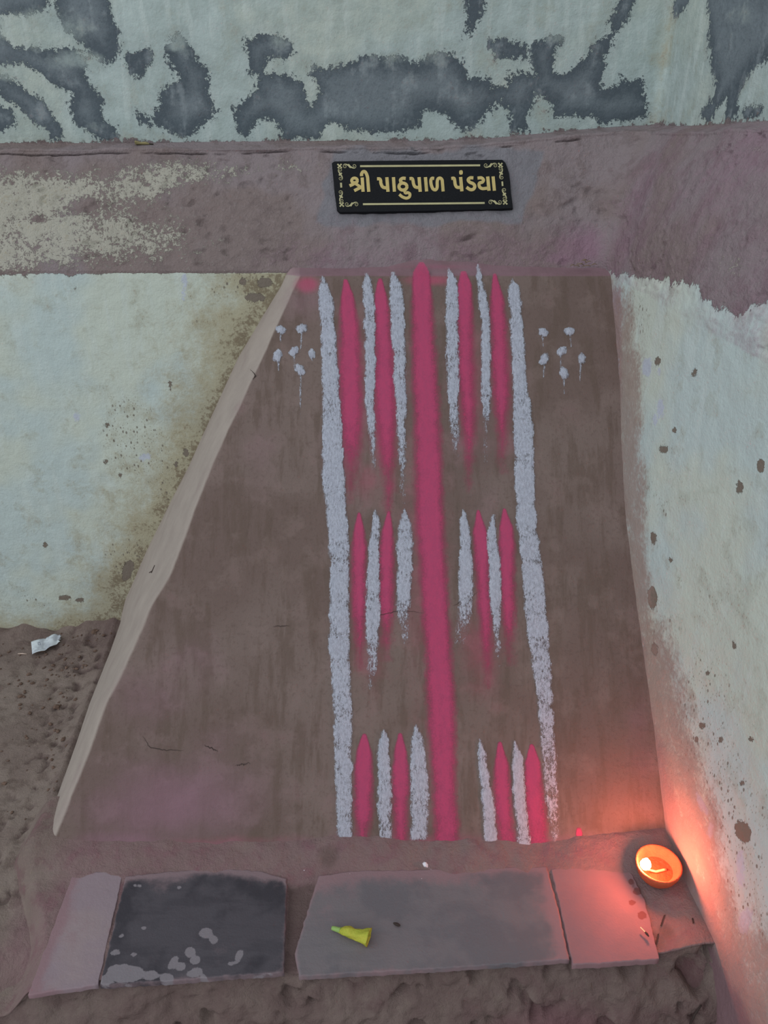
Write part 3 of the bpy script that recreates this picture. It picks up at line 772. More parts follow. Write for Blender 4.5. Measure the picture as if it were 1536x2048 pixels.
# white dabs with drips
def dab(x, y, r, drip, seed):
    rr = np.random.RandomState(seed)
    n, k = 8, 18
    G = []; cov = []
    for j in range(n):
        f = j / (n - 1.0)
        ang = np.linspace(0, 2 * math.pi, k)
        rad = r * f * (1 + 0.18 * np.sin(ang * 2 + seed) + 0.1 * np.sin(ang * 5 + 2 * seed))
        px = x + rad * np.cos(ang); py = y + rad * np.sin(ang) * 1.05
        q = at_slab(px, py)
        q = q + SN * (slab_disp(q) + 0.0006 + 0.0028 * (1 - f * f))[..., None]
        G.append(q); cov.append(np.full(k, 1.0 - 0.75 * f ** 3))
    o = grid_obj('white_dab', np.array(G), M_white, mound, dict(cover=np.array(cov)))
    m_ = 14; yv = np.linspace(y + r * 0.4, y + r + drip, m_); w = np.linspace(2.6, 1.2, m_)
    xx = x + rr.uniform(-2, 2) + np.linspace(0, rr.uniform(-3, 3), m_)
    g = np.stack([np.stack([xx - w, yv], -1), np.stack([xx, yv], -1), np.stack([xx + w, yv], -1)], 1)
    q = at_slab(g[..., 0], g[..., 1]); q = q + SN * (slab_disp(q) + 0.0007)[..., None]
    cv = np.repeat(np.linspace(0.62, 0.3, m_)[:, None], 3, 1); cv[:, 0] *= 0.5; cv[:, 2] *= 0.5
    grid_obj('drip', q, M_white, o, dict(cover=cv))
for i, (x, y, r, dr) in enumerate([(561, 660, 8, 18), (604, 657, 9, 35), (588, 703, 8, 30), (555, 712, 9, 22), (624, 708, 7, 6), (600, 740, 9, 85),
                                   (1086, 665, 8, 20), (1138, 663, 8, 22), (1123, 703, 8, 25), (1088, 719, 9, 28), (1163, 718, 8, 35), (1128, 747, 9, 30)]):
    dab(x, y, r * 1.25, dr, i + 1)

# hairline cracks in the plaster
def ribbon(name, pts, w, mat, place, parent, lift=0.0008, taper=True):
    pts = np.array(pts, float); n = len(pts)
    d_ = np.gradient(pts, axis=0); d_ /= np.linalg.norm(d_, axis=1)[:, None]
    nn = np.stack([-d_[:, 1], d_[:, 0]], -1)
    ww = np.full(n, w, float)
    if taper: ww = w * np.sin(np.linspace(0.15, math.pi - 0.15, n))
    g = np.stack([pts - nn * ww[:, None], pts, pts + nn * ww[:, None]], 1)
    q = place(g[..., 0], g[..., 1]); q = q + SN * (slab_disp(q) + lift)[..., None]
    return grid_obj(name, q, mat, parent)
def wiggly(pts, seed, amp=1.2, n=24):
    pts = np.array(pts, float)
    t_ = np.linspace(0, 1, n); tt_ = np.linspace(0, 1, len(pts))
    r = np.random.RandomState(seed)
    return np.stack([np.interp(t_, tt_, pts[:, 0]) + r.normal(size=n) * amp * 0.4, np.interp(t_, tt_, pts[:, 1]) + r.normal(size=n) * amp], -1)
for i, (pts, w) in enumerate([([(285, 1470), (300, 1495), (335, 1500), (368, 1500)], 0.6), ([(408, 1490), (436, 1503)], 0.8), ([(470, 1532), (500, 1526)], 0.7), ([(720, 1235), (760, 1230), (800, 1222), (845, 1224)], 0.6),
                              ([(905, 1212), (935, 1200), (953, 1185)], 0.8), ([(545, 1252), (580, 1252)], 0.6), ([(500, 738), (512, 752), (505, 760)], 0.8)]):
    ribbon('crack', wiggly(pts, i + 5), w, M_dark, at_slab, mound)

# ------------------------------------------------------------------ the stone-topped step in front
step = empty('stone_topped_step', (0.0, 0.72, 0.0))
tag(step, 'low mud step topped with flat stones in front of the painted mound', 'step')
FRONT = [(-60, 2002), (50, 1990), (200, 1968), (330, 1962), (470, 1950), (560, 1944), (600, 1950), (850, 1938), (1140, 1921), (1330, 1915), (1400, 1906), (1470, 1898), (1600, 1880)]
fr = at_z([p[0] for p in FRONT], [p[1] for p in FRONT], STEP_Z)
xs = np.arange(-0.66, 0.56, 0.004)
yf = np.interp(xs, fr[:, 0], fr[:, 1])
def step_top(X_, Y_):
    P_ = np.stack([X_, Y_, 0 * X_], -1)
    z = STEP_Z + 0.0022 * fbm(P_, 14, 3, 60)
    z = z + (0.014 + 0.012 * fbm(P_, 6, 3, 65)) * sstep(Y_, 0.79, 0.87) + 0.0012 * fbm(P_, 60, 2, 66) + 0.010 * sstep(X_, 0.40, 0.47)
    xe = -0.50 - 0.09 * sstep(Y_, 0.66, 0.86)
    z = z - 0.055 * sstep(xe - X_, -0.01, 0.05)
    g = sdf(np.stack([X_.ravel(), Y_.ravel()], -1), gap_poly).reshape(X_.shape)
    return z - 0.010 * sstep(g, -0.006, 0.004)
gp = at_z([577, 632, 592, 566], [1772, 1762, 1952, 1950], STEP_Z)
gap_poly = gp[:, :2]
nt = 90
tv = np.linspace(0, 1, nt)
GY = 0.95 + (yf[None] + 0.006 - 0.95) * tv[:, None]
GX = np.repeat(xs[None], nt, 0)
top = np.stack([GX, GY, step_top(GX, GY)], -1)
nfz = 70
fv_ = np.linspace(0, 1, nfz + 1)[1:]
zt = top[-1, :, 2]
FZ = zt[None] + (-0.17 - zt)[None] * fv_[:, None]
FYy = yf[None] + 0.006 - 0.11 * fv_[:, None] ** 1.1
frontf = np.stack([np.repeat(xs[None], nfz, 0), FYy, FZ], -1)
rgh = 0.009 * fbm(frontf, 18, 4, 70) + 0.004 * fbm(frontf, 60, 3, 71)
hole = sstep(fbm(frontf, 26, 2, 90), 0.32, 0.55)
und = np.exp(-((fv_[:, None] - 0.12) / 0.10) ** 2) * (0.003 + 0.010 * np.clip(fbm(frontf * [1, 0, 0], 7, 3, 5) + 0.3, 0, 1))
frontf[..., 1] += und - (rgh - 0.018 * hole) * sstep(fv_, 0, 0.12)[:, None]
# rat hole at the foot of the right wall
hq = ((frontf[..., 0] - 0.463) / 0.019) ** 2 + ((frontf[..., 2] + 0.004 - 0.5 * np.minimum(np.abs(frontf[..., 0] - 0.463), 0.03)) / 0.020) ** 2
hl = np.exp(-np.maximum(hq * (1 + 0.9 * fbm(frontf, 40, 2, 33)), 0) ** 2)
frontf[..., 1] += 0.11 * hl
frontf[..., 2] -= 0.055 * hl
G = np.concatenate([top, frontf], 0)
Gf = G.reshape(-1, 3)
isfront = np.concatenate([np.zeros((nt, len(xs))), np.ones((nfz, len(xs)))], 0).ravel()
spk = (0.76 - 0.45 * sstep(Gf[:, 0], -0.50, -0.58)) * (1 - isfront) + 0.38 * isfront
shot = np.where(isfront > 0, 0.75 * np.exp(-((Gf[:, 0] - 0.25) / 0.10) ** 2) * sstep(Gf[:, 2], 0.0, -0.08) + 0.2 * sstep(Gf[:, 0], -0.1, 0.3), 0.15)
shot = np.maximum(shot, 0.25 * np.exp(-((Gf[:, 0] + 0.02) / 0.05) ** 2) * isfront)
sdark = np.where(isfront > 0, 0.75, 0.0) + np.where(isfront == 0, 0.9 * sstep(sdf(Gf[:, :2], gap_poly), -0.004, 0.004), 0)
sb = at_z([657, 1330, 1310, 1320], [1722, 1865, 1880, 1850], STEP_Z)
for c_, rad in ((sb[0], 0.02), (sb[1], 0.014), (sb[2], 0.018)):
    sdark = np.maximum(sdark, 1.0 * np.exp(-(((Gf[:, :2] - c_[:2]) ** 2).sum(1)) / rad ** 2) * (isfront == 0))
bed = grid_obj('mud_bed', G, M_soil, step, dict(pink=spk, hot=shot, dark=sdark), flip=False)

def tile(name, poly_px, thick, mat, dust_fn, seed, splash=None, z=None, label=None):
    z0 = STEP_Z + (z or 0.0035)
    p = at_z([q[0] for q in poly_px], [q[1] for q in poly_px], z0)[:, :2]
    r = np.random.RandomState(seed)
    ring = []
    n = len(p)
    for k in range(n):
        a = p[k]; b = p[(k + 1) % n]; m_ = max(int(np.linalg.norm(b - a) / 0.006), 1)
        nrm = np.array([-(b - a)[1], (b - a)[0]]) / np.linalg.norm(b - a)
        for j in range(m_):
            ring.append(a + (b - a) * j / m_ + nrm * r.normal() * 0.0005)
    ring = np.array(ring); c = ring.mean(0)
    # top as a fine grid of rings towards the centre so that dust can vary over it
    nr = 64
    lv = []
    lv.append(np.c_[ring, np.full(len(ring), z0 - thick)])
    lv.append(np.c_[ring, np.full(len(ring), z0 - 0.002)])
    for j in range(nr):
        f = 1 - j / (nr - 0.5)
        q = c + (ring - c) * (f - (0.006 if j == 0 else 0.006))
        lv.append(np.c_[q, z0 + 0.0006 * fbm(np.c_[q, np.zeros(len(q))], 25, 2, seed)])
    V = np.concatenate(lv); m_ = len(ring); F = []
    for j in range(len(lv) - 1):
        for k in range(m_):
            F.append((j * m_ + k, j * m_ + (k + 1) % m_, (j + 1) * m_ + (k + 1) % m_, (j + 1) * m_ + k))
    at = dict(dust=dust_fn(V, dist_line(V[:, :2], np.concatenate([ring, ring[:1]]))))
    at['splash'] = sdf_many(V[:, :2], splash, 0.03) if splash is not None else np.full(len(V), -0.03)
    F = np.array(F)
    o = mesh_obj(name, V, F, mat, step, True, at)
    if label: o['label'] = label
    return o
def edge_dust(px_line, w):
    ln = at_z([q[0] for q in px_line], [q[1] for q in px_line], STEP_Z)[:, :2]
    return lambda V, rim: np.clip(1.1 * np.exp(-dist_line(V[:, :2], ln) / w) + 0.5 * np.exp(-rim / 0.004), 0, 1)
sp_px = [ell(411, 1866, 13, 10), ell(427, 1878, 9, 8), ell(380, 1902, 9, 10, 0.3), ell(345, 1925, 6, 15, 0.5), ell(360, 1932, 9, 8), ell(390, 1918, 9, 7), ell(390, 1944, 16, 8, -0.3), ell(333, 1955, 13, 9), ell(408, 1955, 6, 6),
         ell(477, 1912, 7, 15, 0.4), ell(462, 1926, 6, 4), ell(230, 1903, 10, 4), ell(268, 1908, 6, 4), ell(250, 1945, 40, 18), ell(275, 1770, 9, 3), ell(358, 1774, 4, 3), ell(243, 1870, 4, 3), ell(288, 1855, 4, 2), ell(210, 1958, 14, 10), ell(300, 1949, 14, 8), ell(530, 1950, 26, 4)]
sp = [at_z([q[0] for q in e], [q[1] for q in e], STEP_Z + 0.005)[:, :2] for e in sp_px]
tile('stone_tile', [(146, 1748), (247, 1740), (196, 1969), (56, 1990)], 0.009, M_pale, edge_dust([(146, 1748), (56, 1990)], 0.02), 1, z=0.0018, label='pale lilac powdered stone')
tile('stone_tile', [(251, 1752), (330, 1744), (435, 1735), (520, 1742), (574, 1757), (568, 1945), (470, 1951), (330, 1962), (199, 1969)], 0.010, M_slate, edge_dust([(251, 1752), (330, 1744), (435, 1735), (574, 1757)], 0.014), 2, sp, label='dark slate with pale splashes')
tile('stone_tile', [(636, 1752), (700, 1742), (900, 1738), (1094, 1733), (1120, 1830), (1139, 1919), (850, 1938), (598, 1952), (589, 1906)], 0.010, M_grey, edge_dust([(636, 1752), (900, 1738), (1094, 1733), (1139, 1919)], 0.022), 3, label='smooth grey stone')
tile('stone_tile', [(1102, 1738), (1180, 1728), (1250, 1722), (1290, 1800), (1319, 1918), (1240, 1924), (1146, 1929)], 0.011, M_rose, edge_dust([(1102, 1738), (1250, 1722)], 0.03), 4, [at_z([q[0] for q in e], [q[1] for q in e], STEP_Z + 0.004)[:, :2] for e in (ell(1284, 1829, 9, 8), ell(1266, 1804, 7, 4), ell(1276, 1782, 8, 6), ell(1262, 1762, 5, 4))], z=0.0028, label='rose dusted stone beside the lamp')

# ------------------------------------------------------------------ nameplate on the ledge face
bt = np.array([0, O_BAND, Z_BAND1 - Z_BAND0]); bt /= np.linalg.norm(bt)
BN = np.array([0, -bt[2], bt[1]])
BP0 = np.array([0, YB, Z_BAND0]) + BN * 0.004
def at_band(px, py, off=0.0): return on_plane(px, py, BP0 + BN * off, BN)
M_plate = Mat('black_granite'); M_plate.base(M_plate.mix(M_plate.step(M_plate.noise(900, 2), 0.6, 0.8), A(12, 14, 18), A(24, 26, 30)))
M_plate.b.inputs['Roughness'].default_value = 0.5; M_plate.b.inputs['Specular IOR Level'].default_value = 0.12; M_plate = M_plate.m
M_gold = plain('gold_paint', A(164, 148, 96), 0.6, 0.3)
M_gold2 = plain('pale_gold_paint', A(150, 146, 112), 0.6, 0.3)
outline = [(663.5, 326), (668, 322.6), (760, 321.3), (870, 320.2), (1005, 319.3), (1011, 325), (1014.5, 334), (1018, 345), (1020.5, 364), (1022, 385), (1024, 400), (1026, 416.5), (960, 419.5), (800, 422.6), (680, 424.6), (674, 420), (669, 385), (666, 350)]
pc = at_band(np.array([845.0]), np.array([371.0]))[0]
plate = empty('nameplate', tuple(pc))
tag(plate, 'small black stone nameplate with gold Gujarati lettering fixed on the plaster ledge', 'nameplate')
T_PL = 0.008
ol = np.array(outline)
r_front = at_band(ol[:, 0], ol[:, 1], T_PL)
cen = r_front.mean(0)
ins = cen + (r_front - cen) * np.array([0.996, 1, 1]) 
V = np.concatenate([r_front - BN * (T_PL + 0.006), r_front - BN * 0.001, cen + (r_front - cen) * 0.995])
n = len(ol); F = []
for j in range(2):
    for k in range(n): F.append((j * n + k, j * n + (k + 1) % n, (j + 1) * n + (k + 1) % n, (j + 1) * n + k))
F.append(tuple(range(2 * n, 3 * n)))
mesh_obj('plate', V, F, M_plate, plate, False)

def smooth_path(pts, n=None, closed=False):
    p = np.array(pts, float)
    if len(p) < 3 and not closed: return p
    if closed: p = np.concatenate([p[-1:], p, p[:2]])
    else: p = np.concatenate([[2 * p[0] - p[1]], p, [2 * p[-1] - p[-2]]])
    out = []
    for i in range(1, len(p) - 2):
        for t_ in np.linspace(0, 1, 7)[:-1]:
            a, b, c_, d_ = p[i - 1:i + 3]
            out.append(0.5 * ((2 * b) + (-a + c_) * t_ + (2 * a - 5 * b + 4 * c_ - d_) * t_ ** 2 + (-a + 3 * b - 3 * c_ + d_) * t_ ** 3))
    out.append(p[-2])
    return np.array(out)

def stroke_geo(path, w, lift, th=0.0006):
    """flat raised stroke (pixels on the plate) with given width(s)"""
    path = np.asarray(path, float); n = len(path)
    d_ = np.gradient(path, axis=0); d_ /= np.maximum(np.linalg.norm(d_, axis=1)[:, None], 1e-9)
    nn = np.stack([-d_[:, 1], d_[:, 0]], -1)
    w = np.broadcast_to(np.asarray(w, float), (n,))
    a = path - nn * w[:, None] / 2; b = path + nn * w[:, None] / 2
    A0 = at_band(a[:, 0], a[:, 1], T_PL + lift - th); B0 = at_band(b[:, 0], b[:, 1], T_PL + lift - th)
    A1 = A0 + BN * th; B1 = B0 + BN * th
    V = np.concatenate([A0, A1, B1, B0]); F = []
    for k in range(n - 1):
        for (i, j) in ((0, 1), (1, 2), (2, 3)):
            F.append((i * n + k, j * n + k, j * n + k + 1, i * n + k + 1))
    F.append((0, 3 * n, 2 * n, n)); F.append((n - 1, 2 * n - 1, 3 * n - 1, 4 * n - 1))
    return V, F

def strokes(name, lst, mat, parent):
    Vs, Fs, o = [], [], 0
    for i, (path, w) in enumerate(lst):
        V, F = stroke_geo(path, w, 0.0007 + 0.00005 * i)
        Vs.append(V); Fs += [tuple(k + o for k in f) for f in F]; o += len(V)
    return mesh_obj(name, np.concatenate(Vs), Fs, mat, parent, False)

def L1(pts): return [(690 + x / 9.6, 320 + y / 9.6) for x, y in pts]
def L2(pts): return [(800 + x / 9.6, 320 + y / 9.6) for x, y in pts]
def L3(pts): return [(880 + x / 9.6, 320 + y / 9.6) for x, y in pts]
SW = 6.3
sm = smooth_path
ring_ = lambda cx, cy, rx, ry: [(cx + rx * math.cos(a), cy + ry * math.sin(a)) for a in np.linspace(0, 2 * math.pi, 25)]
glyphs = [
    [(L1(ring_(183, 398, 55, 49)), 5.8), (sm(L1([(88, 497), (150, 470), (215, 425)])), SW), (sm(L1([(150, 428), (205, 458), (260, 495), (318, 535)])), 5.6), (L1([(178, 592), (318, 520)]), 6.2),
     (L1([(330, 338), (347, 612)]), 6.5)],
    [(sm(L1([(320, 312), (319, 270), (350, 226), (395, 240), (430, 320), (440, 420), (456, 612)])), 6.4)],
    [(sm(L1([(615, 364), (665, 366), (685, 400), (690, 450), (725, 520), (800, 540)])), SW), (L1([(803, 333), (826, 612)]), 6.6)],
    [(L1([(930, 332), (949, 610)]), 6.4)],
    [(sm(L1([(1165, 357), (1110, 353), (1068, 380), (1070, 415), (1100, 445)])), 6.4), (L1(ring_(1112, 513, 77, 67)), 6.3),
     (sm(L1([(1140, 575), (1160, 635), (1205, 628), (1245, 655), (1235, 710), (1180, 735), (1105, 712), (1042, 662)])), 5.8)],
    [(sm(L1([(1238, 360), (1288, 360), (1306, 400), (1316, 460), (1348, 518), (1420, 533)])), SW), (L1([(1422, 332), (1444, 612)]), 6.6)],
    [(L2([(488, 332), (511, 605)]), 6.4)],
    [(sm(L2([(655, 356), (612, 355), (592, 400), (600, 480), (632, 555), (680, 575), (712, 530), (714, 420), (730, 365), (768, 350), (805, 380), (815, 450), (828, 605)])), 6.2)],
    [(sm(L2([(985, 357), (1034, 354), (1050, 400), (1060, 470), (1092, 523), (1160, 530)])), SW), (L2([(1163, 330), (1188, 603)]), 6.6)],
    [(L2([(1168, 199), (1169, 210), (1170, 240), (1171, 272), (1172, 283)]), np.array([3.5, 6.4, 7.6, 6.4, 3.0]))],
    [(sm(L3([(640, 347), (580, 345), (540, 382), (570, 428), (640, 460), (668, 510), (640, 562), (580, 570), (508, 525)])), 6.4)],
    [(sm(L3([(720, 350), (795, 346), (834, 385), (812, 428), (765, 440), (748, 470), (765, 525), (820, 552), (920, 540)])), 6.2), (L3([(915, 320), (941, 592)]), 6.6)],
    [(L3([(1018, 318), (1044, 592)]), 6.4)],
]
for g in glyphs: strokes('gold_letter', g, M_gold, plate)
strokes('border_line', [([(720.2, 332.6), (840, 331.8), (960.3, 330.9)], 3.7)], M_gold2, plate)
strokes('border_line', [([(725.9, 408.6), (850, 407.5), (969.3, 406.2)], 3.7)], M_gold2, plate)
strokes('border_line', [([(681.9, 365.8), (682.6, 375.4)], 3.8)], M_gold2, plate)
strokes('border_line', [([(1004.4, 363.2), (1005.1, 372.2)], 3.2)], M_gold2, plate)

def s_scroll(c1, c2, r, h, flipd):
    """S-shaped scroll with a spiral at each end, in local 2-D"""
    c1 = np.array(c1, float); c2 = np.array(c2, float)
    ax = (c2 - c1) / np.linalg.norm(c2 - c1); pr = np.array([-ax[1], ax[0]]) * (-1 if flipd else 1)
    t1 = np.linspace(0, 1, 24)
    an1 = -math.pi / 2 - (1 - t1) * 2.3 * math.pi; ra1 = r * (0.25 + 0.75 * t1)
    an2 = math.pi / 2 - t1 * 2.3 * math.pi; ra2 = r * (1 - 0.75 * t1)
    a = c1 + np.outer(ra1 * np.cos(an1), ax) + np.outer(ra1 * np.sin(an1), pr)
    b = c2 + np.outer(ra2 * np.cos(an2), ax) + np.outer(ra2 * np.sin(an2), pr)
    t2 = np.linspace(0, 1, 9)[1:-1][:, None]; t3 = t2 * t2 * (3 - 2 * t2)
    mid = a[-1] + (b[0] - a[-1]) @ np.outer(ax, ax) * t2 + (b[0] - a[-1]) @ np.outer(pr, pr) * t3
    path = np.concatenate([a, mid, b])
    n = len(path); t_ = np.linspace(-1, 1, n)
    w = 0.85 + 2.0 * np.exp(-(t_ / 0.15) ** 2)
    return path, w
for (cx_, cy_, hx, vy, sk) in ((679.3, 332.3, 1, 1, 0.085), (1000.8, 330.4, -1, 1, 0.085), (683.4, 409.4, 1, -1, 0.085), (1010.2, 404.9, -1, -1, 0.085)):
    def loc(p):
        p = np.asarray(p, float); y_ = p[:, 1] * vy
        return np.stack([cx_ + p[:, 0] * hx + sk * y_, cy_ + y_ - 0.008 * p[:, 0] * hx], -1)
    h1, w1 = s_scroll((10.8, 0.6), (29.0, 0.2), 4.3, 0, False)
    v1, w2 = s_scroll((0.6, 8.2), (-0.4, 24.6), 4.0, 0, True)
    st_ = [(loc([(-4, -4), (0, 0), (4, 4)]), np.array([3.2, 1.9, 3.2])), (loc([(-4, 4), (0, 0), (4, -4)]), np.array([3.2, 1.9, 3.2]))]
    leaf = [(loc([(17.5, -3.6), (19.5, 0.2), (21.8, 3.8)]), np.array([2.6, 4.2, 2.6])), (loc([(3.2, 13.6), (0.2, 16.2), (-3.0, 18.6)]), np.array([2.6, 4.0, 2.6]))]
    strokes('corner_scroll', [(loc(h1), w1), (loc(v1), w2)] + st_ + leaf, M_gold2, plate)

# ------------------------------------------------------------------ lathe / tube helpers
def lathe(prof_, n=40, pinch=None):
    V = []; m_ = len(prof_)
    for k in range(n):
        a = 2 * math.pi * k / n
        for r, z in prof_:
            rr = r * (1 + (pinch(a, z) if pinch else 0))
            V.append((rr * math.cos(a), rr * math.sin(a), z))
    F = []
    for k in range(n):
        for j in range(m_ - 1):
            F.append((k * m_ + j, ((k + 1) % n) * m_ + j, ((k + 1) % n) * m_ + j + 1, k * m_ + j + 1))
    return np.array(V), F

def tube(path, rad, n=8, cap=True):
    path = np.asarray(path, float); m_ = len(path)
    rad = np.broadcast_to(np.asarray(rad, float), (m_,))
    d_ = np.gradient(path, axis=0); d_ /= np.maximum(np.linalg.norm(d_, axis=1)[:, None], 1e-9)
    up_ = np.array([0.13, 0.27, 0.95])
    a = np.cross(d_, up_); a /= np.maximum(np.linalg.norm(a, axis=1)[:, None], 1e-9); b = np.cross(d_, a)
    V = []
    for i in range(m_):
        for k in range(n):
            t_ = 2 * math.pi * k / n
            V.append(path[i] + rad[i] * (a[i] * math.cos(t_) + b[i] * math.sin(t_)))
    F = [(i * n + k, i * n + (k + 1) % n, (i + 1) * n + (k + 1) % n, (i + 1) * n + k) for i in range(m_ - 1) for k in range(n)]
    if cap: F.append(tuple(range(n))[::-1]); F.append(tuple((m_ - 1) * n + k for k in range(n)))
    return np.array(V), F

# ------------------------------------------------------------------ clay oil lamp
RIM = 0.030
zl = STEP_Z + 0.010
for _ in range(4):
    lc = at_z(np.array([1318.0]), np.array([1726.0]), zl + RIM)[0]
    aa = np.linspace(0, 6.28, 24)
    zl = float(step_top(lc[0] + 0.021 * np.cos(aa)[None], lc[1] + 0.021 * np.sin(aa)[None]).max()) + 0.0003
lamp = empty('clay_oil_lamp', (lc[0], lc[1], zl))
tag(lamp, 'small round terracotta oil lamp burning at the foot of the right wall', 'oil lamp')
LB = np.array([lc[0], lc[1], zl])
M_clay = plain('terracotta', A(150, 74, 50), 0.85, 0.2, (220, 0.0006), 0.18)
fa = math.atan2(-0.35, -1.0)                              # the wick's side
pin = lambda a, z: 0.03 * math.exp(-((((a - fa + math.pi) % (2 * math.pi)) - math.pi) / 0.35) ** 2) * (z / RIM)
RR = 0.0355
V, F = lathe([(0.0, 0.0), (0.021, 0.0), (0.0245, 0.002), (0.0305, 0.011), (0.0345, 0.022), (RR, 0.029), (RR - 0.0008, 0.0305), (RR - 0.003, 0.0300), (0.0305, 0.025), (0.026, 0.017), (0.017, 0.0085), (0.0, 0.006)], 48, pin)
mesh_obj('bowl', V + LB, F, M_clay, lamp)
mo = Mat('lamp_oil'); mo.base(A(120, 58, 34)); mo.b.inputs['Roughness'].default_value = 0.12; mo.b.inputs['Specular IOR Level'].default_value = 0.6
mo.bump(mo.noise(160, 2), 0.0008)
V, F = lathe([(0.0, 0.0145), (0.012, 0.0145), (0.0252, 0.0148), (0.0262, 0.0155)], 40)
mesh_obj('oil', V + LB, F, mo.m, lamp)
fdir = np.array([math.cos(fa), math.sin(fa), 0])
wick_p = np.array([LB + fdir * -0.010 + np.array([0.004, -0.004, 0.0155]), LB + fdir * 0.004 + np.array([0, -0.004, 0.0165]), LB + fdir * 0.014 + np.array([0, 0, 0.019]), LB + fdir * 0.022 + np.array([0, 0, 0.0245]), LB + fdir * 0.0265 + np.array([0, 0, 0.031])])
wp = np.array([np.interp(np.linspace(0, 4, 17), range(5), wick_p[:, i]) for i in range(3)]).T
V, F = tube(wp, np.linspace(0.0022, 0.0013, 17), 8)
mesh_obj('wick', V, F, plain('cotton_wick', A(178, 150, 112), 0.9, 0.1), lamp)
me_ = Mat('flame'); me_.N.remove(me_.b)
em = me_.N.new('ShaderNodeEmission'); em.inputs[0].default_value = (1.0, 0.21, 0.11, 1); em.inputs[1].default_value = 400
me_.L.new(em.outputs[0], me_.out.inputs[0])
ft = wp[-1]
V, F = lathe([(0.0, -0.003), (0.0042, -0.001), (0.0074, 0.004), (0.0082, 0.009), (0.0066, 0.015), (0.0032, 0.021), (0.0, 0.026)], 20)
V = V + np.c_[V[:, 2:3] * -0.06, V[:, 2:3] * -0.10, V[:, 2:3] * 0]
mesh_obj('flame', V + ft, F, me_.m, lamp)

# ------------------------------------------------------------------ yellow trumpet flower on the grey stone
zf_ = STEP_Z + 0.0058
def flower(name, a_px, b_px, z0, rmax, mat_tube, mat_stem, mat_in, lab, cat, grow=1.0, bend=0.0):
    a = at_z(np.array([a_px[0]]), np.array([a_px[1]]), z0)[0]; b = at_z(np.array([b_px[0]]), np.array([b_px[1]]), z0)[0]
    e = empty(name, tuple((a + b) / 2)); tag(e, lab, cat)
    d_ = b - a; Lg = np.linalg.norm(d_); d_ /= Lg
    side = np.cross(np.array([0, 0, 1.0]), d_)
    ts = np.linspace(0, 1, 26)
    rad = rmax * np.interp(ts, [0, 0.05, 0.22, 0.34, 0.46, 0.6, 0.78, 0.95, 1.0], [0.24, 0.28, 0.34, 0.62, 0.74, 0.66, 0.74, 0.98, 1.02])
    path = a + d_ * (ts * Lg)[:, None] + np.array([0, 0, 1]) * (rad * 0.9)[:, None] + side * (bend * np.sin(ts * math.pi))[:, None]
    n = 20
    def ring_at(i, k, sc=1.0):
        t_ = 2 * math.pi * k / n
        tw_ = t_ + 2.2 * ts[i]
        fl = 1 + 0.20 * ts[i] * math.cos(5 * tw_) * (0.6 + 0.4 * abs(math.cos(2.5 * tw_))) + 0.08 * math.cos(2 * tw_)
        return path[i] + rad[i] * sc * fl * (side * math.cos(t_) + np.array([0, 0, 0.9]) * math.sin(t_))
    V = [ring_at(i, k) for i in range(5, 26) for k in range(n)]
    m_ = 21
    # folded mouth: inner skin going back down the throat
    for j, i in enumerate((25, 23, 20, 17)):
        for k in range(n): V.append(ring_at(i, k, 0.88 - 0.16 * j) )
    rows_ = m_ + 4
    F = [(i * n + k, i * n + (k + 1) % n, (i + 1) * n + (k + 1) % n, (i + 1) * n + k) for i in range(rows_ - 1) for k in range(n)]
    mesh_obj('petal_tube', np.array(V), F, mat_tube, e)
    V, F = tube(path[:7], rad[:7] * 1.04, 12)
    mesh_obj('stem', V, F, mat_stem, e)
    for q in range(3):
        off = side * (q - 1) * rmax * 0.28 + np.array([0, 0, 1]) * rmax * 0.1 * (q % 2)
        V, F = tube(np.array([path[19] + off, path[22] + off, path[24] + off * 1.3]), [rmax * 0.12, rmax * 0.16, rmax * 0.1], 8)
        mesh_obj('stamen', V, F, mat_in, e)
    return e
mt_ = Mat('yellow_petal')
tc = mt_.noise(90, 3)
mt_.base(mt_.mix(tc, A(162, 158, 62), A(138, 148, 52))); mt_.b.inputs['Roughness'].default_value = 0.55; mt_.bump(mt_.noise(260, 3), 0.0008)
M_petal = mt_.m
M_stem = plain('green_stem', A(120, 148, 84), 0.6, 0.3)
M_throat = plain('orange_throat', A(176, 130, 20), 0.6)
flower('fallen_flower', (664, 1858), (738, 1884), zf_, 0.0115, M_petal, M_stem, M_throat, 'yellow-green trumpet flower fallen on the grey stone tile', 'flower')
# withered flower on the ledge
M_wilt = plain('withered_petal', A(120, 112, 80), 0.8); M_wst = plain('withered_stem', A(44, 40, 34), 0.9); M_wth = plain('withered_throat', A(96, 66, 40), 0.9)
def at_ledge_px(x, y): return at_y(np.array([x]), np.array([y]), YB + 0.152)[0]
q0 = at_ledge_px(307, 288)
ledge_z = None
f2 = flower('withered_flower', (307, 1000), (271, 1000), 0.0, 0.0062, M_wilt, M_wst, M_wth, 'tiny withered flower bud lying on the plaster ledge at left', 'flower')
# ------------------------------------------------------------------ place the withered flower properly on the ledge surface
a0 = at_ledge_px(307, 287.5); b0 = at_ledge_px(271, 287.5)
ca = at_z(np.array([307.0]), np.array([1000.0]), 0.0)[0]; cb = at_z(np.array([271.0]), np.array([1000.0]), 0.0)[0]
sc_ = abs(b0[0] - a0[0]) / abs(cb[0] - ca[0])
ir = int(np.argmin(np.abs(prof[:, 0] - 0.152) + 10 * (np.arange(R_) >= i_up) + 10 * (np.arange(R_) < i_band)))
ic = int(np.argmin(np.abs(W[ir, :, 0] - (a0[0] + b0[0]) / 2) + 10 * (cols > 0)))
f2.scale = (sc_, sc_, sc_)
f2.location = ((a0[0] + b0[0]) / 2, W[ir, ic, 1], W[ir, ic, 2] + 0.0008)

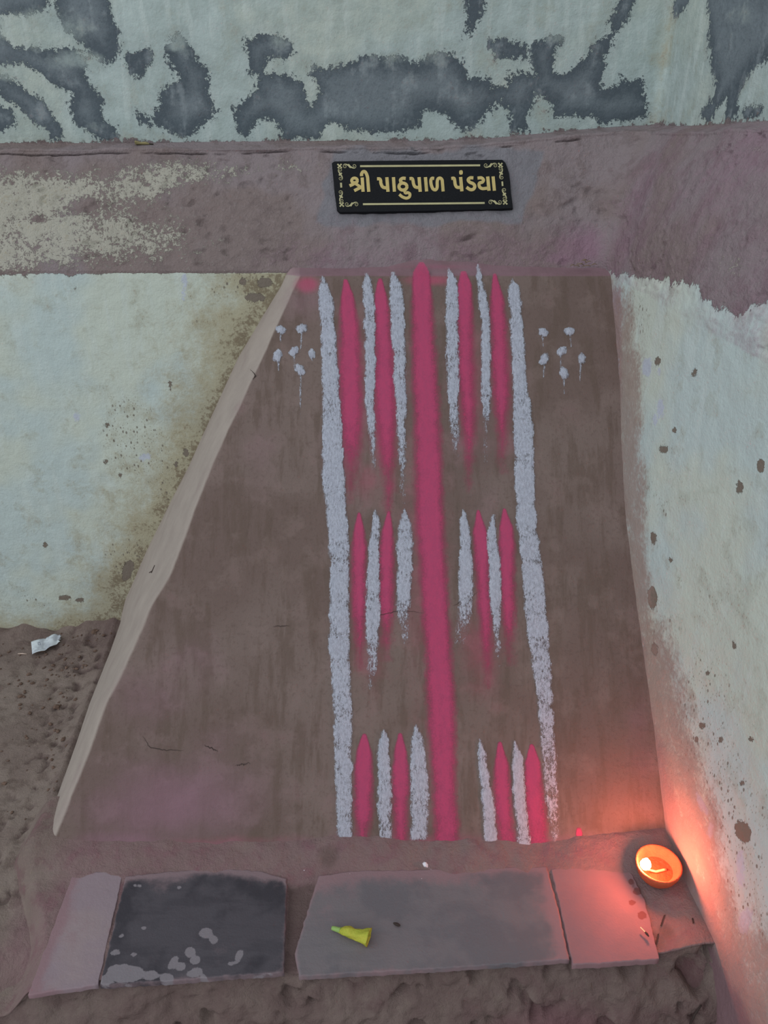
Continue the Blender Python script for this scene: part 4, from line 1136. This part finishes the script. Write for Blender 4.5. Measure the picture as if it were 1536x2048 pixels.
# ------------------------------------------------------------------ litter
def floor_z(x, y):
    i = int(round((y - fy[0]) / 0.005)); j = int(round((x - fx[0]) / 0.005))
    return P[min(max(i, 0), len(fy) - 1), min(max(j, 0), len(fx) - 1), 2]

def px_floor(x, y):
    z = 0.0
    for _ in range(6):
        q = at_z(np.array([float(x)]), np.array([float(y)]), z)[0]; z = floor_z(q[0], q[1])
    return np.array([q[0], q[1], z])

# torn paper scrap
pap = [(63, 1286), (84, 1283), (100, 1279), (113, 1275), (120, 1278), (118, 1284), (121, 1287), (112, 1290), (105, 1298), (93, 1303), (80, 1308), (66, 1311), (64, 1300)]
pc0 = px_floor(92, 1293)
Pp = []
nu, nv = 22, 12
top_l = np.array([(63, 1286), (84, 1283), (100, 1279), (113, 1275), (121, 1276)], float); bot_l = np.array([(65, 1311), (80, 1308), (93, 1303), (105, 1297), (120, 1288)], float)
tu = np.linspace(0, 1, nu)
tl_ = np.stack([np.interp(tu, np.linspace(0, 1, 5), top_l[:, i]) for i in (0, 1)], -1); bl2 = np.stack([np.interp(tu, np.linspace(0, 1, 5), bot_l[:, i]) for i in (0, 1)], -1)
r_ = np.random.RandomState(4)
jag = r_.uniform(-3.5, 3.5, nv)
GR = np.zeros((nv, nu, 3))
for j in range(nv):
    f = j / (nv - 1.0)
    q = tl_ * (1 - f) + bl2 * f
    q[-1, 0] += jag[j]; q[-2, 0] += jag[j] * 0.4
    w = at_z(q[:, 0], q[:, 1], pc0[2] + 0.004)
    w[:, 2] += 0.004 * np.abs(np.sin(tu * 7.0)) + 0.004 * (1 - f) * (tu > 0.4) + 0.003 * np.abs(f - 0.5) + 0.002
    GR[j] = w
mp = Mat('torn_paper'); mp.base(mp.mix(mp.step(mp.noise(40, 3), 0.4, 0.7), A(176, 184, 190), A(150, 156, 164)))
paper = mesh_obj('paper_scrap', GR.reshape(-1, 3), grid_faces(nv, nu), mp.m, None, True)
sol = paper.modifiers.new('thickness', 'SOLIDIFY'); sol.thickness = 0.0004
tag(paper, 'torn crumpled white paper scrap on the earth floor below the wall', 'paper scrap')
# printed mark on the scrap
def on_paper(x, y, dz=0.0007):
    w = at_z(np.array([x]), np.array([y]), pc0[2] + 0.008)[0]
    k = np.argmin(((GR[..., :2] - w[:2]) ** 2).sum(-1)); return np.array([w[0], w[1], GR.reshape(-1, 3)[k, 2] + dz])
M_ink = plain('faded_ink', A(96, 100, 116))
mk = [on_paper(76.0, 1287.5), on_paper(80.8, 1287), on_paper(81.4, 1291.5), on_paper(76.8, 1292)]
V = np.array(mk + [np.mean(mk, 0) + (q - np.mean(mk, 0)) * 0.66 for q in mk])
mesh_obj('printed_mark', V, [(0, 1, 5, 4), (1, 2, 6, 5), (2, 3, 7, 6), (3, 0, 4, 7)], M_ink, paper, False)

def stick(name, pts, rad, mat, lab, cat, n=7, group=None):
    V, F = tube(np.array(pts), rad, n)
    o = mesh_obj(name, V, F, mat, None); tag(o, lab, cat, group); return o
M_straw = plain('pale_straw', A(178, 160, 150), 0.8)
a = px_floor(36, 1309); b = px_floor(54, 1309.5)
stick('straw_bit', [a + [0, 0, .0022], (a + b) / 2 + [0, 0.0004, .0028], b + [0, 0, .0022]], [0.0009, 0.0012, 0.0008], M_straw, 'short pale straw lying left of the paper scrap', 'straw')
def step_pt(x, y, dz=0.0):
    q = at_z(np.array([float(x)]), np.array([float(y)]), STEP_Z + 0.007 + dz)[0]; return q
# burnt matchstick
ms = empty('burnt_matchstick', tuple(step_pt(1288, 1864))); tag(ms, 'short burnt matchstick on the rose stone in front of the lamp', 'matchstick')
V, F = tube(np.array([step_pt(1281, 1854.5, .0012), step_pt(1291, 1864.5, .0012)]), 0.0011, 4); mesh_obj('stick', V, F, plain('match_wood', A(205, 180, 140)), ms, False)
V, F = tube(np.array([step_pt(1290.5, 1864, .0013), step_pt(1294, 1868, .0013), step_pt(1297.5, 1873, .0013)]), [0.0013, 0.0019, 0.0008], 8); mesh_obj('charred_head', V, F, M_dark, ms)
# seed
def lump(name, c, ax, r, mat, seed):
    V, F = lathe([(0.0, -1.0), (0.5, -0.85), (0.85, -0.45), (1.0, 0.0), (0.85, 0.45), (0.5, 0.85), (0.0, 1.0)], 12)
    V = V * np.array(r)
    V = V * (1 + 0.18 * fbm(V, 160, 2, seed))[:, None]
    ca_, sa_ = math.cos(ax), math.sin(ax)
    V = np.stack([V[:, 2] * ca_ - V[:, 0] * sa_, V[:, 2] * sa_ + V[:, 0] * ca_, V[:, 1]], -1)
    return mesh_obj(name, V + c, F, mat, None)
q = step_pt(793.5, 1850.5, -0.0012)
tag(lump('dark_seed', q + [0, 0, 0.0022], -0.4, (0.0026, 0.0022, 0.0062), M_dark, 3), 'tiny dark seed on the grey stone right of the yellow flower', 'seed')
# thorn-like twig on the mound's flank
def on_body(x, y):
    d_ = rays(np.array([float(x)]), np.array([float(y)]))[0]
    v = Bf - ORG; tpar = (v @ d_) / (d_ @ d_); e2 = ((v - tpar[:, None] * d_) ** 2).sum(1)
    return Bf[np.argmin(e2)] + SN * 0.0015
a = on_body(303, 1147); b = on_body(308, 1138); c_ = on_body(311, 1129)
tw = stick('thorn_twig', [a, (a + b) / 2, b, c_], [0.0016, 0.0010, 0.0009, 0.0006], M_dark, 'tiny black forked thorn stuck on the pale flank of the mound', 'twig')
V, F = tube(np.array([(a * 0.6 + b * 0.4), on_body(299, 1145)]), [0.001, 0.0006], 6); mesh_obj('fork', V, F, M_dark, tw)
# crumbs of mud
def crumb_field(name, spots, mat, lab, seed, zfun, sz):
    r = np.random.RandomState(seed); Vs, Fs, o = [], [], 0
    ico = [(0, 0, 1), (0.9, 0, 0.3), (0.28, 0.85, 0.3), (-0.72, 0.53, 0.3), (-0.72, -0.53, 0.3), (0.28, -0.85, 0.3), (0.72, 0.53, -0.4), (-0.28, 0.85, -0.4), (-0.9, 0, -0.4), (-0.28, -0.85, -0.4), (0.72, -0.53, -0.4), (0, 0, -0.9)]
    fi = [(0, 1, 2), (0, 2, 3), (0, 3, 4), (0, 4, 5), (0, 5, 1), (1, 6, 2), (2, 7, 3), (3, 8, 4), (4, 9, 5), (5, 10, 1), (6, 7, 2), (7, 8, 3), (8, 9, 4), (9, 10, 5), (10, 6, 1), (11, 7, 6), (11, 8, 7), (11, 9, 8), (11, 10, 9), (11, 6, 10)]
    for (x, y, sx, sy, n) in spots:
        for _ in range(n):
            px, py = r.normal(x, sx), r.normal(y, sy)
            c = zfun(px, py)
            if c is None: continue
            s_ = sz * r.lognormal(0, 0.45)
            V = np.array(ico) * (1 + 0.3 * r.uniform(-1, 1, (12, 1))) * s_ * np.array([1.2, 0.9, 0.7])
            a_ = r.uniform(0, 6.28); ca_, sa_ = math.cos(a_), math.sin(a_)
            V = np.stack([V[:, 0] * ca_ - V[:, 1] * sa_, V[:, 0] * sa_ + V[:, 1] * ca_, V[:, 2]], -1) + c + [0, 0, s_ * 0.35]
            Vs.append(V); Fs += [tuple(k + o for k in f) for f in fi]; o += 12
    ob = mesh_obj(name, np.concatenate(Vs), Fs, mat, None, False)
    tag(ob, lab, 'crumbs', None, 'stuff'); return ob
M_clod = plain('mud_crumb', A(92, 76, 68), 0.95, 0.1, None, 0.3)
def zf_floor(x, y):
    if y < 1262 or x > np.interp(y, [1240, 1740], [232, 55]): return None
    return px_floor(x, y)
crumb_field('mud_crumbs', [(190, 1262, 22, 12, 34), (125, 1320, 40, 24, 46), (100, 1390, 45, 40, 34), (120, 1520, 16, 60, 40), (20, 1400, 30, 90, 20), (60, 1560, 40, 120, 14)], M_clod, 'loose crumbs of dried mud strewn over the earth floor', 5, zf_floor, 0.0026)
M_grit = plain('white_grit', A(190, 188, 196), 0.9)
def zf_step(x, y):
    return step_pt(x, y, -0.004) if y > 1712 else None
crumb_field('white_grit', [(800, 1722, 60, 8, 14), (1000, 1722, 50, 8, 16), (880, 1735, 120, 10, 8)], M_grit, 'white powder grains fallen along the top of the grey stone', 9, zf_step, 0.0011)

# ------------------------------------------------------------------ straw caught on the mound's top corner
tuft = empty('straw_tuft', tuple(at_y(np.array([1165.0]), np.array([530.0]), 1.485)[0])); tag(tuft, 'small tuft of dry straw caught at the upper right corner of the mound', 'straw')
M_st2 = plain('dry_straw', A(110, 96, 78), 0.9)
rs = np.random.RandomState(12)
for k in range(9):
    a = at_y(np.array([rs.uniform(1142, 1185)]), np.array([rs.uniform(520, 533)]), 1.482)[0]
    b = a + np.array([rs.uniform(-0.016, 0.016), rs.uniform(-0.004, 0.004), rs.uniform(-0.003, 0.006)])
    V, F = tube(np.array([a, (a + b) / 2 + [0, -0.001, 0.002], b]), [0.0007, 0.0009, 0.0005], 5); mesh_obj('straw', V, F, M_st2, tuft)
# black twig on the soil below the step
def on_grid(Pts, x, y):
    d_ = rays(np.array([float(x)]), np.array([float(y)]))[0]
    v = Pts - ORG; tp = (v @ d_) / (d_ @ d_); e2 = ((v - tp[:, None] * d_) ** 2).sum(1)
    return Pts[np.argmin(e2)]
front_pts = frontf.reshape(-1, 3)
tw2 = [on_grid(front_pts, x_, y_) + np.array([0, -0.002, 0.003]) for x_, y_ in ((1398, 2010), (1389, 2028), (1379, 2050))]
stick('black_twig', tw2, [0.0012, 0.0016, 0.0014], M_dark, 'thin black twig on the soil at the lower right below the step', 'twig')
# cracks in the mud beside the lamp
for pts in ([(1330, 1828), (1326, 1838), (1322, 1850)], [(1318, 1862), (1315, 1878), (1309, 1888)], [(1384, 1838), (1386, 1850)]):
    w = wiggly(pts, len(pts) + int(pts[0][0]), 0.8, 10)
    q = np.stack([at_z(w[:, 0] + dx, w[:, 1], STEP_Z + 0.008) for dx in (-1.6, 0, 1.6)], 1)
    for a_ in range(q.shape[0]):
        for b_ in range(3): q[a_, b_, 2] = step_top(np.array([[q[a_, b_, 0]]]), np.array([[q[a_, b_, 1]]]))[0, 0] + 0.0012
    grid_obj('crack', q, M_dark, step)
